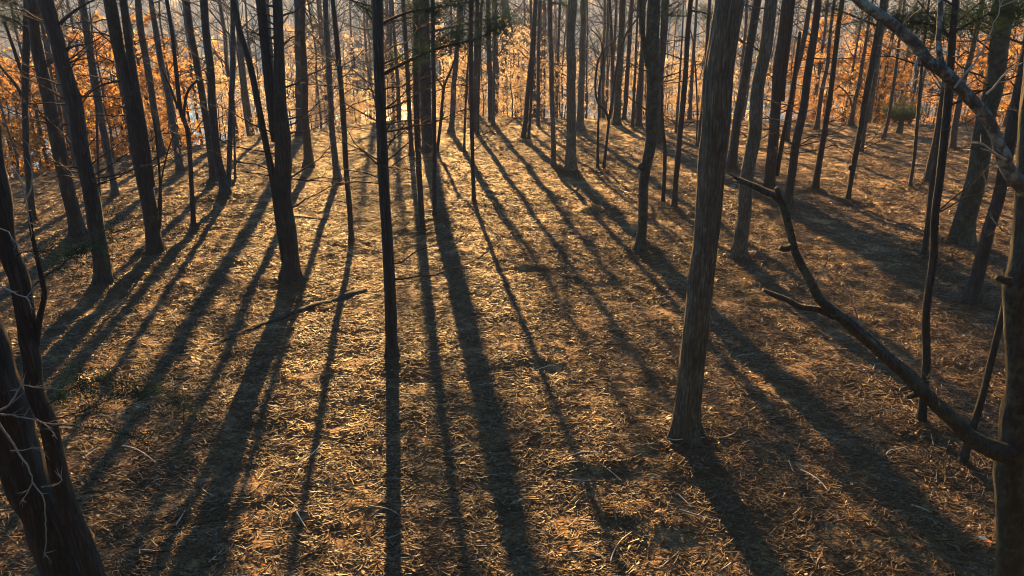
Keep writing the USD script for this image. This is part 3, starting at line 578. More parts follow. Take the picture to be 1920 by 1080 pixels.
DENSE = ('stout right trunk', 'set behind and right of the stout', 'narrow left trunk', 'moss ring', 'dark straight trunk close behind', 'right trunk of the close pair', 'shaggy trunk', 'reddish shredded foot',
         'pale brown trunk', 'slanting furrowed', 'second in size', 'brown trunk lit along', 'thick dark trunk on the rim')
def build_tree(idx, name, label, bark, poly, o):
    rng = np.random.default_rng(1000 + idx)
    foot = feet[idx]
    base = np.array([foot[0], foot[1], float(gz(foot[0], foot[1]))])
    P, R = px_poly(poly, foot[1])
    P[:, 1] += 0  # the trunk stands upright in its own plane
    H = o.get('H', 14)
    P, R = P - base, R
    P[0, 2] = -0.2
    # up out of the picture: carry on the lean, straightening, tapering to a tip
    d = (P[-1] - P[-2]) / np.linalg.norm(P[-1] - P[-2])
    top, r, zz = P[-1].copy(), R[-1], P[-1, 2]
    ext, er = [], []
    n = 8
    for k in range(1, n + 1):
        rest = max(H - zz, 1.2)
        st = rest / n
        d = d * .85 + np.array([rng.normal() * .03, rng.normal() * .03, 1.0]) * .15
        d /= np.linalg.norm(d)
        top = top + d * st
        ext.append(top.copy()); er.append(max(r * (1 - k / n) ** .8, .008))
    P, R = np.vstack([P, ext]), np.concatenate([R, er])
    order = np.concatenate([[True], np.diff(P[:, 2]) > 0.02])
    P, R = P[order], R[order]
    wob = R[0] * .35
    hero = o.get('hero')
    D, DR = dense(P, R, 0.07 if hero else 0.22)
    D[1:, 0] += wob * (meshkit.noise(np.stack([D[1:, 2] * .9, np.full(len(D) - 1, idx * 7.3), np.zeros(len(D) - 1)], -1), 4) - .5)
    D[1:, 1] += wob * 2 * (meshkit.noise(np.stack([D[1:, 2] * .5, np.full(len(D) - 1, idx * 3.1), np.ones(len(D) - 1)], -1), 8) - .5)
    DR = DR * (1 + .22 * np.exp(-np.maximum(D[:, 2], -.1) / (.08 + R[0] * .45)))
    th = thing(name, label, 'tree' if name != 'sapling' else 'sapling', base, 'trees standing in the clearing')
    if hero:
        sides = 72 if R[0] > .15 else 36
        kk = 9.0 if R[0] > .15 else 4.0
        rp = bark_ripple(idx, .12, kk)
    else:
        sides = 18 if R[0] > .09 else 11
        rp = bark_ripple(idx, .15, 1.7)
    flare = lambda a, z: 1 + (.3 * np.exp(-np.maximum(z, 0) / (.1 + .8 * R[0]))) * np.sin(a * 4 + idx + .7 * np.sin(a * 2))
    obj('trunk', tube(D, DR, sides, lambda a, z: rp(a, z) * flare(a, z)), bark, th)
    for fk in o.get('forks', []):
        FP, FR = px_poly(fk, foot[1] + rng.uniform(-.04, .04))
        FP = FP - base
        if fk[0][1] <= 0:
            dd = FP[-1] - FP[-2]; dd /= np.linalg.norm(dd)
            FP = np.vstack([FP, FP[-1] + dd * 2.2, FP[-1] + dd * 4 + [0, 0, .6]]); FR = np.concatenate([FR, [FR[-1] * .6, .01]])
        FD, FR = dense(FP, FR, .15)
        obj('stem' if fk[0][2] > 8 else 'limb', tube(FD, FR, 9, bark_ripple(idx + 50, .1, 1.2)), bark, th)
    for kx, ky, kw in o.get('knot', []):
        kp = at(kx, ky, foot[1] - R[0] * .3) - base; kr = kw * px_m(kp + base)
        obj('knot', tube(kp + np.array([[0, 0, -1.1], [-.1, 0, -.6], [-.15, -.1, 0], [-.1, 0, .6], [0, 0, 1.1]]) * kr, np.array([.2, .75, .95, .7, .2]) * kr, 9), bark, th)
    if o.get('thin'):
        return
    # dead lower branches in view
    for b in range(int(o.get('dead', 0) * 2.1)):
        z = rng.uniform(1.6, 7.6) if name == 'cedar_tree' else rng.uniform(2.6, 7.8)
        if z > D[-1, 2] * .95:
            continue
        i = int(np.argmin(abs(D[:, 2] - z)))
        az = rng.uniform(0, 2 * np.pi) if rng.random() < .3 else rng.choice([-1, 1]) * np.pi / 2 + rng.normal() * .5
        ln = rng.uniform(.5, 2.3) * (1 if R[0] > .06 else .6)
        (v, f), _ = branch_mesh(D[i], az, rng.uniform(-.05, .75), ln, rng.uniform(.008, .016) + R[0] * .05, rng, rng.integers(4, 9), ln * .5, 2)
        obj('branch', (v, f), bark, th)
    if H > 9:
        nb = int((22 if name == 'bare_tree' else 26) * (2.8 if any(w in label for w in DENSE) else 1))
        big = any(w in label for w in DENSE)
        (v, f), tips = crown_mesh(D, DR, max(6.9, H * .4), rng, nb, (3.9 if big else 3.3) if name == 'bare_tree' else 1.9, 5, .017 if big else .007)
        obj('crown', (v, f), bark, th)
        if name == 'cedar_tree':
            obj('foliage', foliage_mesh(tips[tips[:, 2] > 7.4] if (tips[:, 2] > 7.4).any() else tips, rng, 900, .12, .16, .05), 'needle_green', th, smooth=False)
    return th

for i, (name, label, bark, poly, o) in enumerate(TREES):
    build_tree(i, name, label, bark, poly, o)

# evergreen boughs hanging into the top of the picture belong to the trees they grow on
def bough(tree_label, pts, w0, rng_seed, nfol, frad, dy=0.0, from_=None):
    k = [t[1] for t in TREES].index(tree_label)
    foot = feet[k]
    base = np.array([foot[0], foot[1], float(gz(foot[0], foot[1]))])
    rng = np.random.default_rng(rng_seed)
    n = len(pts)
    P = np.array([at(x, y, foot[1] + dy * i / max(n - 1, 1)) for i, (x, y) in enumerate(pts)]) - base
    r = w0 / 2 * px_m(P[0] + base)
    D, DR = dense(P, np.linspace(r, r * .25, n), .12)
    path = TREEPATH[k]
    m = MB(); m.add(*tube(D, DR, 6))
    kt = 26
    j = rng.integers(len(D) // 5, len(D), kt)
    dr = np.gradient(D, axis=0)[np.minimum(j, len(D) - 1)]; dr /= np.linalg.norm(dr, axis=1, keepdims=True)
    L0 = np.linalg.norm(D[-1] - D[0])
    v, f, Q = sticks(D[j], dr + rng.normal(size=(kt, 3)) * .55, L0 * rng.uniform(.1, .3, kt), np.full(kt, .006), rng, .3, 3, 3)
    m.add(v, f)
    b = obj('branch', m.mesh(), TREES[k][2], path)
    if nfol:
        obj('foliage', foliage_mesh(Q[:, 1:].reshape(-1, 3), rng, int(nfol * 1.6), frad, .07, .009), 'needle_green', b, smooth=False)

TREEPATH = {}
_c = {}
for i, t in enumerate(TREES):
    n = _c.get(t[0], 0); _c[t[0]] = n + 1
    TREEPATH[i] = f'/World/{t[0]}' + (f'_{n:03d}' if n else '')
NEAREST = 'straight slim dark trunk left of centre, alone with its foot in the open lane'
CLUSTER = 'thick black trunk of the tight cluster left of centre'
bough(NEAREST, [(718, 140), (770, 112), (830, 88), (890, 74), (935, 50)], 7, 1, 3200, .07, -.8)
bough(NEAREST, [(716, 45), (770, 22), (830, 12), (900, 0)], 6, 2, 2200, .08, .6)
bough(NEAREST, [(712, 30), (690, 18), (660, 2)], 6, 3, 300, .06, .4)
bough(NEAREST, [(720, 205), (760, 190), (800, 160), (850, 140)], 4, 4, 0, .1, -.4)
bough(NEAREST, [(712, 230), (680, 212), (640, 190)], 4, 5, 0, .1, -.3)
bough(NEAREST, [(722, 285), (745, 250), (760, 232)], 3, 6, 0, .1, -.2)
bough(CLUSTER, [(806, 60), (850, 50), (905, 38), (950, 30)], 5, 7, 2600, .12, -.8)
bough(CLUSTER, [(786, 30), (740, 40), (690, 55), (640, 40)], 4, 8, 900, .12, .6)
bough('reddish pole-straight trunk at centre casting a long narrow shadow', [(883, 55), (850, 60), (815, 80), (790, 95)], 3, 9, 1500, .08, -.3)
bough('narrow left trunk of the two columns right of centre', [(1034, 5), (1055, 8), (1085, 20)], 4, 10, 1700, .14, .5)
bough('dark slanting pole right of the wavy thin stem', [(1292, 20), (1320, 24), (1345, 40)], 4, 11, 1500, .14, .5)
bough('dark slanting pole right of the wavy thin stem', [(1290, 30), (1262, 30), (1240, 10)], 3, 12, 900, .12, .5)
bough('slanting dark pole at right with a knob low on its left side', [(1650, 40), (1690, 30), (1740, 24), (1790, 30)], 6, 13, 3800, .14, .5)
bough('slanting dark pole at right with a knob low on its left side', [(1648, 50), (1600, 30), (1550, 10)], 5, 14, 2200, .12, .5)
bough('long wavy dark stem at right, its foot seen just below the broken limb', [(1786, 62), (1825, 40), (1870, 22), (1915, 18)], 6, 15, 3600, .12, .4)
bough('long wavy dark stem at right, its foot seen just below the broken limb', [(1784, 70), (1740, 45), (1690, 40)], 5, 16, 2600, .1, .4)
bough('thin dark trunk near the left edge, branching above orange leaves', [(52, 60), (30, 40), (5, 30), (-20, 20)], 5, 17, 2200, .1, .3)
bough('thin dark trunk near the left edge, branching above orange leaves', [(50, 20), (25, 5), (0, 0)], 4, 18, 1500, .1, .3)
bough('broad dark leaning trunk with lighter shredded bark, third from the left edge', [(112, 45), (130, 28), (160, 8), (190, -6)], 8, 19, 0, .1, .3)
bough('broad dark leaning trunk with lighter shredded bark, third from the left edge', [(122, 100), (135, 88), (165, 82), (200, 60)], 5, 20, 0, .1, .3)
bough('leaning dark twin trunks at the left with vine stems round the foot', [(225, 152), (195, 158), (165, 178), (150, 205)], 5, 21, 0, .1, .3)

# ------------------------------------------------------------------ near tree at the left edge (two stems) and at the right edge (with the long limbs)
def near_part(parent, base, poly, Y, mat, name='stem', sides=20, step=.08, seed=1, amp=.08, k=2.2, extra=None, dy=0.0, jit=.35):
    n = len(poly)
    P = np.array([at(x, y, Y + dy * (n - 1 - i) / max(n - 1, 1)) for i, (x, y, w) in enumerate(poly)])
    R = np.array([w / 2 * px_m(p) for p, (_, _, w) in zip(P, poly)])
    P, R = P[::-1] - base, R[::-1]
    if extra:
        d = P[-1] - P[-3]; d /= np.linalg.norm(d)
        P = np.vstack([P, P[-1] + d * extra * .5, P[-1] + d * extra + [0, 0, .3]]); R = np.concatenate([R, [R[-1] * .7, R[-1] * .15]])
    D, DR = dense(P, R, step)
    D[1:-1] += (np.stack([meshkit.noise(np.stack([np.arange(1, len(D) - 1) * step * 3.1, np.full(len(D) - 2, c * 9.7 + seed), np.zeros(len(D) - 2)], -1), 3) for c in range(3)], -1) - .5) * DR[1:-1, None] * jit
    return obj(name, tube(D, DR, sides, bark_ripple(seed, amp, k)), mat, parent), D, DR

b = on_ground(172, 1185); base = np.array([b[0], b[1], float(gz(b[0], b[1]))])
t = thing('cedar_tree', 'near dark tree of two leaning stems at the lower left corner', 'tree', base, 'trees standing in the clearing')
near_part(t, base, [(-95, 420, 55.2), (-40, 590, 62.6), (3, 720, 69.9), (42, 870, 75.4), (93, 987, 77.3), (130, 1080, 79.1), (165, 1190, 101.2)], b[1], 'bark_cedar', 'trunk', 28, extra=7, seed=3)
_, D1, R1 = near_part(t, base, [(-12, 270, 31.3), (5, 400, 34.0), (17, 470, 35.0), (38, 527, 35.0), (50, 593, 33.1), (57, 660, 31.3), (65, 727, 30.4), (88, 790, 30.4), (110, 887, 32.2), (131, 953, 33.1), (157, 1020, 33.1), (178, 1090, 36.8), (200, 1185, 44.2)], b[1] - .12, 'bark_cedar', 'stem', 20, extra=6, seed=5)
near_part(t, base, [(56, 395, 6), (60, 440, 7), (82, 540, 9), (73, 600, 11), (66, 665, 12)], b[1] - .1, 'bark_cedar', 'limb', 9, seed=8)
rng = np.random.default_rng(77)
def near_twig(parent, base, pts, w, Y, mat, seed, nfol=0, ntw=9, dy=0.0, tl=.22):
    r = np.random.default_rng(seed)
    n = len(pts)
    P = np.array([at(x, y, Y + dy * i / max(n - 1, 1)) for i, (x, y) in enumerate(pts)]) - base
    R0 = w / 2 * px_m(P[0] + base)
    D, DR = dense(P, np.linspace(R0, R0 * .35, n), .05)
    D[1:] += r.normal(size=(len(D) - 1, 3)) * .004
    m = MB(); m.add(*tube(D, DR, 6))
    Q = None
    if ntw:
        j = r.integers(len(D) // 4, len(D), ntw)
        dr = np.gradient(D, axis=0)[j]; dr /= np.linalg.norm(dr, axis=1, keepdims=True)
        v, f, Q = sticks(D[j], dr + r.normal(size=(ntw, 3)) * .8, tl * r.uniform(.5, 1.3, ntw), np.full(ntw, R0 * .45), r, .5, 4, 4)
        m.add(v, f)
    p = obj('twig', m.mesh(), mat, parent)
    if nfol:
        obj('foliage', foliage_mesh(np.vstack([Q[:, 1:].reshape(-1, 3), D[len(D) // 2:]]), r, int(nfol * 1.3), .03, .042, .008), 'needle_green', p, smooth=False)
yl = b[1] - .25
near_twig(t, base, [(70, 790), (110, 784), (170, 765), (235, 738), (300, 735), (345, 765)], 3, yl, 'bark_cedar', 1, 1100, 16, -.4, .3)
near_twig(t, base, [(75, 770), (110, 745), (150, 722), (215, 715), (262, 742)], 3, yl, 'bark_cedar', 2, 1300, 16, -.3, .25)
near_twig(t, base, [(52, 560), (80, 520), (105, 505), (150, 470), (215, 435)], 3, yl, 'bark_cedar', 3, 700, 14, .4, .3)
near_twig(t, base, [(30, 480), (60, 470), (120, 480), (168, 462)], 3, yl, 'bark_cedar', 4, 650, 12, .3, .3)
near_twig(t, base, [(80, 800), (160, 800), (240, 815), (285, 830)], 3, yl, 'bark_cedar', 9, 450, 8, -.5, .2)
for k, (pts, w) in enumerate([
    ([(-10, 785), (5, 805), (30, 842), (55, 880), (62, 905), (82, 935), (86, 985), (82, 1045)], 5),
    ([(-10, 772), (12, 764), (28, 745), (38, 724), (45, 715)], 5), ([(40, 722), (75, 726), (110, 730)], 3),
    ([(-10, 776), (30, 780), (62, 786), (100, 795), (140, 796)], 4), ([(78, 913), (95, 912), (112, 905), (118, 898), (113, 894)], 3),
    ([(66, 785), (84, 797), (98, 808), (106, 824)], 3), ([(62, 905), (50, 925), (38, 945)], 3),
    ([(-10, 425), (15, 435), (40, 470), (55, 490)], 3), ([(0, 535), (25, 550), (50, 560), (62, 578)], 4),
    ([(22, 315), (40, 340), (50, 385), (58, 430), (52, 470)], 4), ([(45, 380), (60, 340), (58, 300), (52, 270)], 4),
    ([(20, 845), (40, 845), (62, 838), (75, 845)], 3)]):
    near_twig(t, base, pts, w, b[1] - .45, 'bark_pale_twig', 30 + k, 0, 5, 0, .12)

b = on_ground(1902, 1195); base = np.array([b[0], b[1], float(gz(b[0], b[1]))])
t = thing('bare_tree', 'near dark trunk along right edge, pale crooked limb above, broken limb below', 'tree', base, 'trees standing in the clearing')
near_part(t, base, [(1934, 240, 42), (1927, 330, 46), (1925, 400, 44), (1918, 460, 44), (1909, 520, 46), (1909, 580, 44), (1908, 660, 45), (1907, 740, 45), (1902, 820, 47), (1896, 880, 51), (1893, 950, 50), (1894, 1020, 47), (1897, 1090, 47), (1902, 1200, 60)], b[1], 'bark_mossy', 'trunk', 28, extra=7, seed=11)
near_part(t, base, [(1570, -45, 15.0), (1600, -8, 16.7), (1625, 15, 17.6), (1662, 40, 18.5), (1690, 60, 19.4), (1715, 80, 20.2), (1738, 112, 21.1), (1768, 134, 22.0), (1795, 162, 22.0), (1822, 190, 22.0), (1848, 218, 22.0), (1866, 255, 21.1), (1880, 290, 23.8), (1897, 322, 26.4), (1925, 362, 31.7)], b[1] - .1, 'bark_lichen', 'limb', 22, seed=13, k=1.8, dy=-.5, amp=.26, step=.04, jit=.6)
near_part(t, base, [(1766, -40, 7.9), (1764, 0, 9.7), (1762, 40, 9.7), (1760, 85, 10.6), (1764, 112, 11.4), (1772, 132, 12.3)], b[1] - .35, 'bark_lichen', 'limb', 10, seed=14)
near_part(t, base, [(1384, 335, 7.6), (1395, 341, 10.1), (1418, 351, 12.6), (1436, 360, 14.3), (1452, 366, 14.3), (1466, 380, 15.1), (1472, 402, 13.4), (1478, 432, 12.6), (1488, 465, 13.4), (1505, 500, 15.1), (1522, 528, 16.8), (1540, 562, 18.5), (1560, 584, 19.3), (1592, 610, 20.2), (1640, 648, 21.0), (1680, 682, 21.8), (1715, 715, 22.7), (1752, 755, 24.4), (1790, 792, 26.0), (1822, 820, 28.6), (1852, 838, 33.6), (1888, 856, 40.3)], b[1] - .12, 'bark_mossy', 'broken_limb', 22, seed=17, k=2.0, dy=.5, amp=.38, step=.03, jit=.8)
for k, pp in enumerate([[(1366, 326, 1), (1376, 331, 3), (1390, 338, 6)], [(1370, 333, 1), (1379, 335, 3), (1392, 341, 5)], [(1372, 342, 1), (1381, 341, 3), (1394, 344, 5)]]):
    near_part(t, base, pp, b[1] + .38, 'bark_mossy', 'splinter', 6, seed=40 + k)
near_part(t, base, [(1432, 544, 6.0), (1450, 552, 9.3), (1478, 562, 10.2), (1505, 575, 11.0), (1528, 578, 11.0), (1548, 584, 13.6), (1566, 592, 15.3)], b[1] + .12, 'bark_mossy', 'side_limb', 14, seed=18, dy=.1, amp=.34, k=2.0, step=.03, jit=.7)
near_part(t, base, [(1462, 464, 9), (1470, 467, 12), (1484, 462, 14)], b[1] + .18, 'bark_mossy', 'stub', 8, seed=19)
near_part(t, base, [(1700, 745, 8), (1712, 741, 12), (1728, 734, 16)], b[1] - .05, 'bark_mossy', 'stub', 8, seed=20)
near_part(t, base, [(1455, 352, 6), (1458, 358, 10), (1462, 372, 14)], b[1] + .2, 'bark_mossy', 'stub', 8, seed=22)
near_part(t, base, [(1868, 520, 10), (1880, 524, 14), (1895, 528, 18)], b[1] - .12, 'bark_mossy', 'stub', 8, seed=21)
near_part(t, base, [(1885, 288, 5), (1884, 275, 12), (1887, 285, 15), (1893, 300, 14)], b[1] - .3, 'bark_lichen', 'stub', 8, seed=23)
for k, (pts, w) in enumerate([([(1886, 300), (1862, 286), (1842, 272), (1826, 265), (1800, 261)], 5), ([(1790, 165), (1815, 130), (1838, 100), (1858, 60), (1868, 35), (1880, 0)], 5),
                              ([(1850, 176), (1868, 158), (1880, 140), (1895, 128), (1915, 118)], 5), ([(1750, 130), (1710, 100), (1680, 92)], 4), ([(1772, 165), (1755, 145), (1748, 132)], 4),
                              ([(1722, 105), (1714, 150), (1710, 178)], 6), ([(1640, 642), (1618, 618), (1600, 570), (1588, 540)], 3), ([(1528, 530), (1545, 505), (1552, 470)], 3), ([(1762, 760), (1745, 720), (1722, 690)], 3), ([(1690, 62), (1700, 30), (1720, 0)], 4), ([(1640, 22), (1610, 40), (1570, 48)], 4), ([(1840, 210), (1812, 230), (1790, 236)], 4), ([(1896, 440), (1868, 420), (1850, 380)], 3)]):
    near_twig(t, base, pts, w, b[1] - .42, 'bark_pale_twig' if k < 3 else 'bark_lichen', 60 + k, 0, 4, -.1, .12)

# ------------------------------------------------------------------ dark rounded bush at the leafy rim
f0 = on_ground(1685, 250); base = np.array([f0[0], f0[1], float(gz(f0[0], f0[1]))])
t = thing('bush', 'dark rounded evergreen bush on a short stem before orange leaves at right', 'bush', base)
s = px_m(base)
obj('stem', tube(np.array([[0, 0, -.2], [.02, 0, .3], [.05, 0, .8], [0, 0, 1.3]]), np.array([.22, .17, .15, .06]), 10, bark_ripple(4, .12, 1.4)), 'bark_dark', t)
rng = np.random.default_rng(5)
k = 60
D = rng.normal(size=(k, 3)); D[:, 2] = np.abs(D[:, 2]) * .35
v, f, Q = sticks(np.tile([[0, 0, .9]], (k, 1)), D, rng.uniform(.7, 1.25, k), np.full(k, .02), rng, .3, 4, 4)
obj('branches', (v, f), 'bark_dark', t)
obj('foliage', foliage_mesh(Q[:, 1:].reshape(-1, 3), rng, 7000, .14, .1, .04), 'needle_green', t, smooth=False)

# ------------------------------------------------------------------ far woods beyond the rim
def far_tree(seed, H, r, nb, spread, mat):
    rng = np.random.default_rng(seed)
    n = 14
    z = np.linspace(-.3, H, n)
    P = np.stack([np.cumsum(rng.normal(size=n)) * .05, np.cumsum(rng.normal(size=n)) * .05, z], 1); P -= [P[1, 0], P[1, 1], 0]
    R = r * (1 - np.clip(z, 0, H) / H) ** .75 + .012
    R[:2] *= 1.25
    D, DR = dense(P, R, .6)
    return tube(D, DR, 7, bark_ripple(seed, .1, 1.3)), crown_mesh(D, DR, H * .25, rng, int(nb * .75), spread, 5, .0065)[0]

rng = np.random.default_rng(42)
protos = []
PLACES = [(0, 'at the far left edge'), (120, 'between the left edge and the broad shredded-bark trunk'), (215, 'left of the leaning twin trunks'), (300, 'just right of the leaning twin trunks'),
          (380, 'about the close pair at left'), (450, 'left of the shaggy double-stemmed cedar'), (560, 'right of the shaggy double-stemmed cedar'), (640, 'just left of the nearest slim trunk'),
          (730, 'between the nearest slim trunk and the tight cluster'), (830, 'about the reddish pole at centre'), (920, 'about the bold black rim trunk'), (1000, 'left of the two columns'), (1080, 'right of the two columns'),
          (1150, 'about the moss-ringed rim trunk'), (1230, 'right of the mottled crooked trunk'), (1330, 'behind the thick ridged trunk'), (1420, 'about the black stem bundle'), (1510, 'right of the black stem bundle'),
          (1600, 'about the knobbed pole at right'), (1700, 'right of the dark rounded bush'), (1800, 'at the far right edge')]
def place(x, y):
    px = 960 + FPX * x / (y * CP + 10 * SP)
    return [p for a, p in PLACES if px >= a or a == 0][-1]
def place_labels(items):
    '''items: (noun, x, y); the nearest and the farthest of a noun in a place are told apart, those between share a label'''
    out = [None] * len(items)
    byk = {}
    for i, (nn, x, y) in enumerate(items):
        byk.setdefault((nn, place(x, y)), []).append((y, i))
    for (nn, pl), lst in byk.items():
        lst.sort()
        for r, (_, i) in enumerate(lst):
            how = '' if len(lst) == 1 else 'nearest ' if r == 0 else 'farthest ' if r == len(lst) - 1 else 'one ' if len(lst) == 3 else 'further '
            out[i] = (how + nn + ' beyond the rim ' + pl).replace('one ', 'middle ')
    return out
FAR_G = ['bare twiggy trees beyond the rim', 'slim poles beyond the rim', 'stout bare trees beyond the rim', 'leafless thin saplings beyond the rim']
KINDS = [(19, .13, 60, 3.0, 0), (21, .17, 70, 3.4, 2), (16, .085, 46, 2.2, 1), (18, .11, 55, 2.6, 0), (22, .21, 80, 3.8, 2), (14, .06, 40, 1.7, 1), (8, .032, 44, 1.7, 3), (6, .026, 40, 1.5, 3)]
spots = []
tries = 0
while len(spots) < 300 and tries < 20000:
    tries += 1
    yy = 38 + 92 * rng.random() ** 1.3
    xx = rng.uniform(-1, 1) * (8 + yy * .80)
    dd = yy - float(edge(np.array(xx)))
    if dd < 2.5 or broad(np.array(xx), np.array(yy)) < WATER_Z + .3:
        continue
    if all((xx - a) ** 2 + (yy - c) ** 2 > (1.5 if dd < 30 else 1.2) ** 2 for a, c in spots):
        spots.append((xx, yy))
FAR_N = ['bare twiggy tree', 'slim pole', 'stout bare tree', 'leafless thin sapling']
kds = rng.choice(8, size=len(spots), p=[.12, .05, .2, .11, .02, .18, .17, .15])
far_labels = place_labels([(FAR_N[KINDS[int(kd)][4]], *sp) for kd, sp in zip(kds, spots)])
for i, (xx, yy) in enumerate(spots):
    kd = int(kds[i]); _ = int(rng.choice(8))
    H, r, nb, sp, li = KINDS[kd]
    sc, rz = rng.uniform(.85, 1.2), rng.uniform(0, 360)
    loc = (xx, yy, float(gz(xx, yy)))
    got = [p for p in protos if p[0] == kd]
    if len(got) < 2:
        (tr, cr) = far_tree(200 + i, H, r, nb, sp, 'bark_far')
        p = thing('far_tree', far_labels[i], 'tree', loc, FAR_G[li], rz, sc)
        obj('trunk', tr, 'bark_far', p); obj('crown', cr, 'bark_far', p)
        protos.append((kd, p))
    else:
        copy_of(got[int(rng.integers(2))][1], 'far_tree', far_labels[i], loc, rz, sc, 'tree', FAR_G[li])

# young trees that keep their dry orange leaves
def beech(seed, H, spread, nl, mat):
    rng = np.random.default_rng(seed)
    n = 10
    z = np.linspace(-.2, H, n)
    P = np.stack([np.cumsum(rng.normal(size=n)) * .06, np.cumsum(rng.normal(size=n)) * .06, z], 1); P -= [P[1, 0], P[1, 1], 0]
    D, DR = dense(P, .05 * (1 - np.clip(z, 0, H) / H) ** .8 + .006, .4)
    nb = 34
    i = rng.integers(int(len(D) * .1), len(D) - 1, nb)
    az = rng.uniform(0, 2 * np.pi, nb); el = rng.uniform(0, .5, nb)
    B = np.stack([np.sin(az) * np.cos(el), np.cos(az) * np.cos(el), np.sin(el)], 1)
    ln = spread * (1.1 - .7 * i / len(D)) * rng.uniform(.5, 1.1, nb)
    v, f, Q = sticks(D[i], B, ln, np.clip(ln * .01, .006, .02), rng, .2, 3, 4)
    m = MB(); m.add(v, f)
    k = nb * 6
    j = rng.integers(0, nb, k); s = rng.integers(1, 5, k); fr = rng.random((k, 1))
    A2 = Q[j, s - 1] * (1 - fr) + Q[j, s] * fr
    D2 = B[j] + rng.normal(size=(k, 3)) * .7; D2[:, 2] *= .4
    v, f, Q2 = sticks(A2, D2, ln[j] * rng.uniform(.2, .45, k), np.full(k, .005), rng, .2, 3, 3)
    m.add(v, f)
    j = rng.integers(0, k, nl); s = rng.integers(1, 4, nl); fr = rng.random((nl, 1))
    C = Q2[j, s - 1] * (1 - fr) + Q2[j, s] * fr + rng.normal(size=(nl, 3)) * .05
    DL = rng.normal(size=(nl, 3)); DL[:, 2] -= .5
    return tube(D, DR, 6), m.mesh(), blades(C, DL, rng.uniform(.07, .13, nl), rng.uniform(.04, .075, nl), rng)

BG = {'leaf_orange': 'orange-leaved young trees', 'leaf_gold': 'golden-leaved young trees'}
bprot = {}
BN = {'leaf_orange': 'orange-leaved young tree', 'leaf_gold': 'golden-leaved young tree'}
def put_beech(xx, yy, kind, sc, rz, seed, label):
    loc = (xx, yy, float(gz(xx, yy)))
    lst = bprot.setdefault(kind, [])
    if len(lst) < 4:
        H, nl = (5.2, 2300) if kind == 'leaf_orange' else (6.2, 1500)
        tr, br, lv = beech(seed, H, 1.9, nl, kind)
        p = thing('leafy_young_tree', label, 'tree', loc, BG[kind], rz, sc)
        obj('trunk', tr, 'bark_far', p); obj('branches', br, 'bark_far', p); obj('leaves', lv, kind, p, smooth=False)
        lst.append(p)
    else:
        copy_of(lst[seed % 4], 'leafy_young_tree', label, loc, rz, sc, 'tree', BG[kind])
rng = np.random.default_rng(9)
n = 0
todo = []
for i in range(4000):
    if n >= 230:
        break
    yy = 36 + 36 * rng.random()
    xx = rng.uniform(-1.12, 1) * (6 + yy * .74)
    dd = yy - float(edge(np.array(xx)))
    if dd < 2.6 or dd > (26 if xx < -16 else 20):
        continue
    side = abs(xx / yy)
    left, right = xx / yy < -.42, xx / yy > .36
    dens = 1.0 if (left or right) else .8
    if rng.random() > dens:
        continue
    kind = 'leaf_orange' if (left or right) and rng.random() < .75 else 'leaf_gold'
    top = rng.uniform(.6, 6.5) if kind == 'leaf_orange' else rng.uniform(0, 7) * (.5 + .5 * rng.random())
    todo.append((xx, yy, kind, float(np.clip((top - float(gz(xx, yy))) / (5.2 if kind == 'leaf_orange' else 6.2), .45, 2.2)), rng.uniform(0, 360), 300 + i))
    n += 1

for t_, lb in zip(todo, place_labels([(BN[t[2]], t[0], t[1]) for t in todo])):
    put_beech(*t_, lb)

# the opposite wooded bank: one far mass of bare trees
hill = numbered('/World', 'far_hillside_wood')
pi = UsdGeom.PointInstancer.Define(stage, hill)
tagp(pi.GetPrim(), 'hazy grey bare wood covering the far bank across the river', 'forest', kind='stuff')
UsdGeom.Scope.Define(stage, hill + '/kinds')
targets = []
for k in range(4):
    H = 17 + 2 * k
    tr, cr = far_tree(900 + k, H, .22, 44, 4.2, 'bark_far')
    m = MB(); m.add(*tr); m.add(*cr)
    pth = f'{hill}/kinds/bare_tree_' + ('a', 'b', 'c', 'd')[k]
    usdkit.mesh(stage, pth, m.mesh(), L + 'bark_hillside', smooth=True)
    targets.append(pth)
rng = np.random.default_rng(3)
N = 2600
hx = rng.uniform(-280, 280, N); hy = 196 + 12 * np.sin(hx / 60) + 190 * rng.random(N) ** 1.1
pi.CreatePrototypesRel().SetTargets([Sdf.Path(p) for p in targets])
pi.CreateProtoIndicesAttr(Vt.IntArray([int(x) for x in rng.integers(0, 4, N)]))
pi.CreatePositionsAttr(Vt.Vec3fArray.FromNumpy(np.stack([hx, hy, gz(hx, hy)], 1).astype(np.float32)))
a = rng.uniform(0, np.pi, N)
pi.CreateOrientationsAttr(Vt.QuathArray([Gf.Quath(float(np.cos(t)), 0, 0, float(np.sin(t))) for t in a]))
sc = rng.uniform(.8, 1.25, N)
pi.CreateScalesAttr(Vt.Vec3fArray.FromNumpy(np.stack([sc, sc, sc], 1).astype(np.float32)))

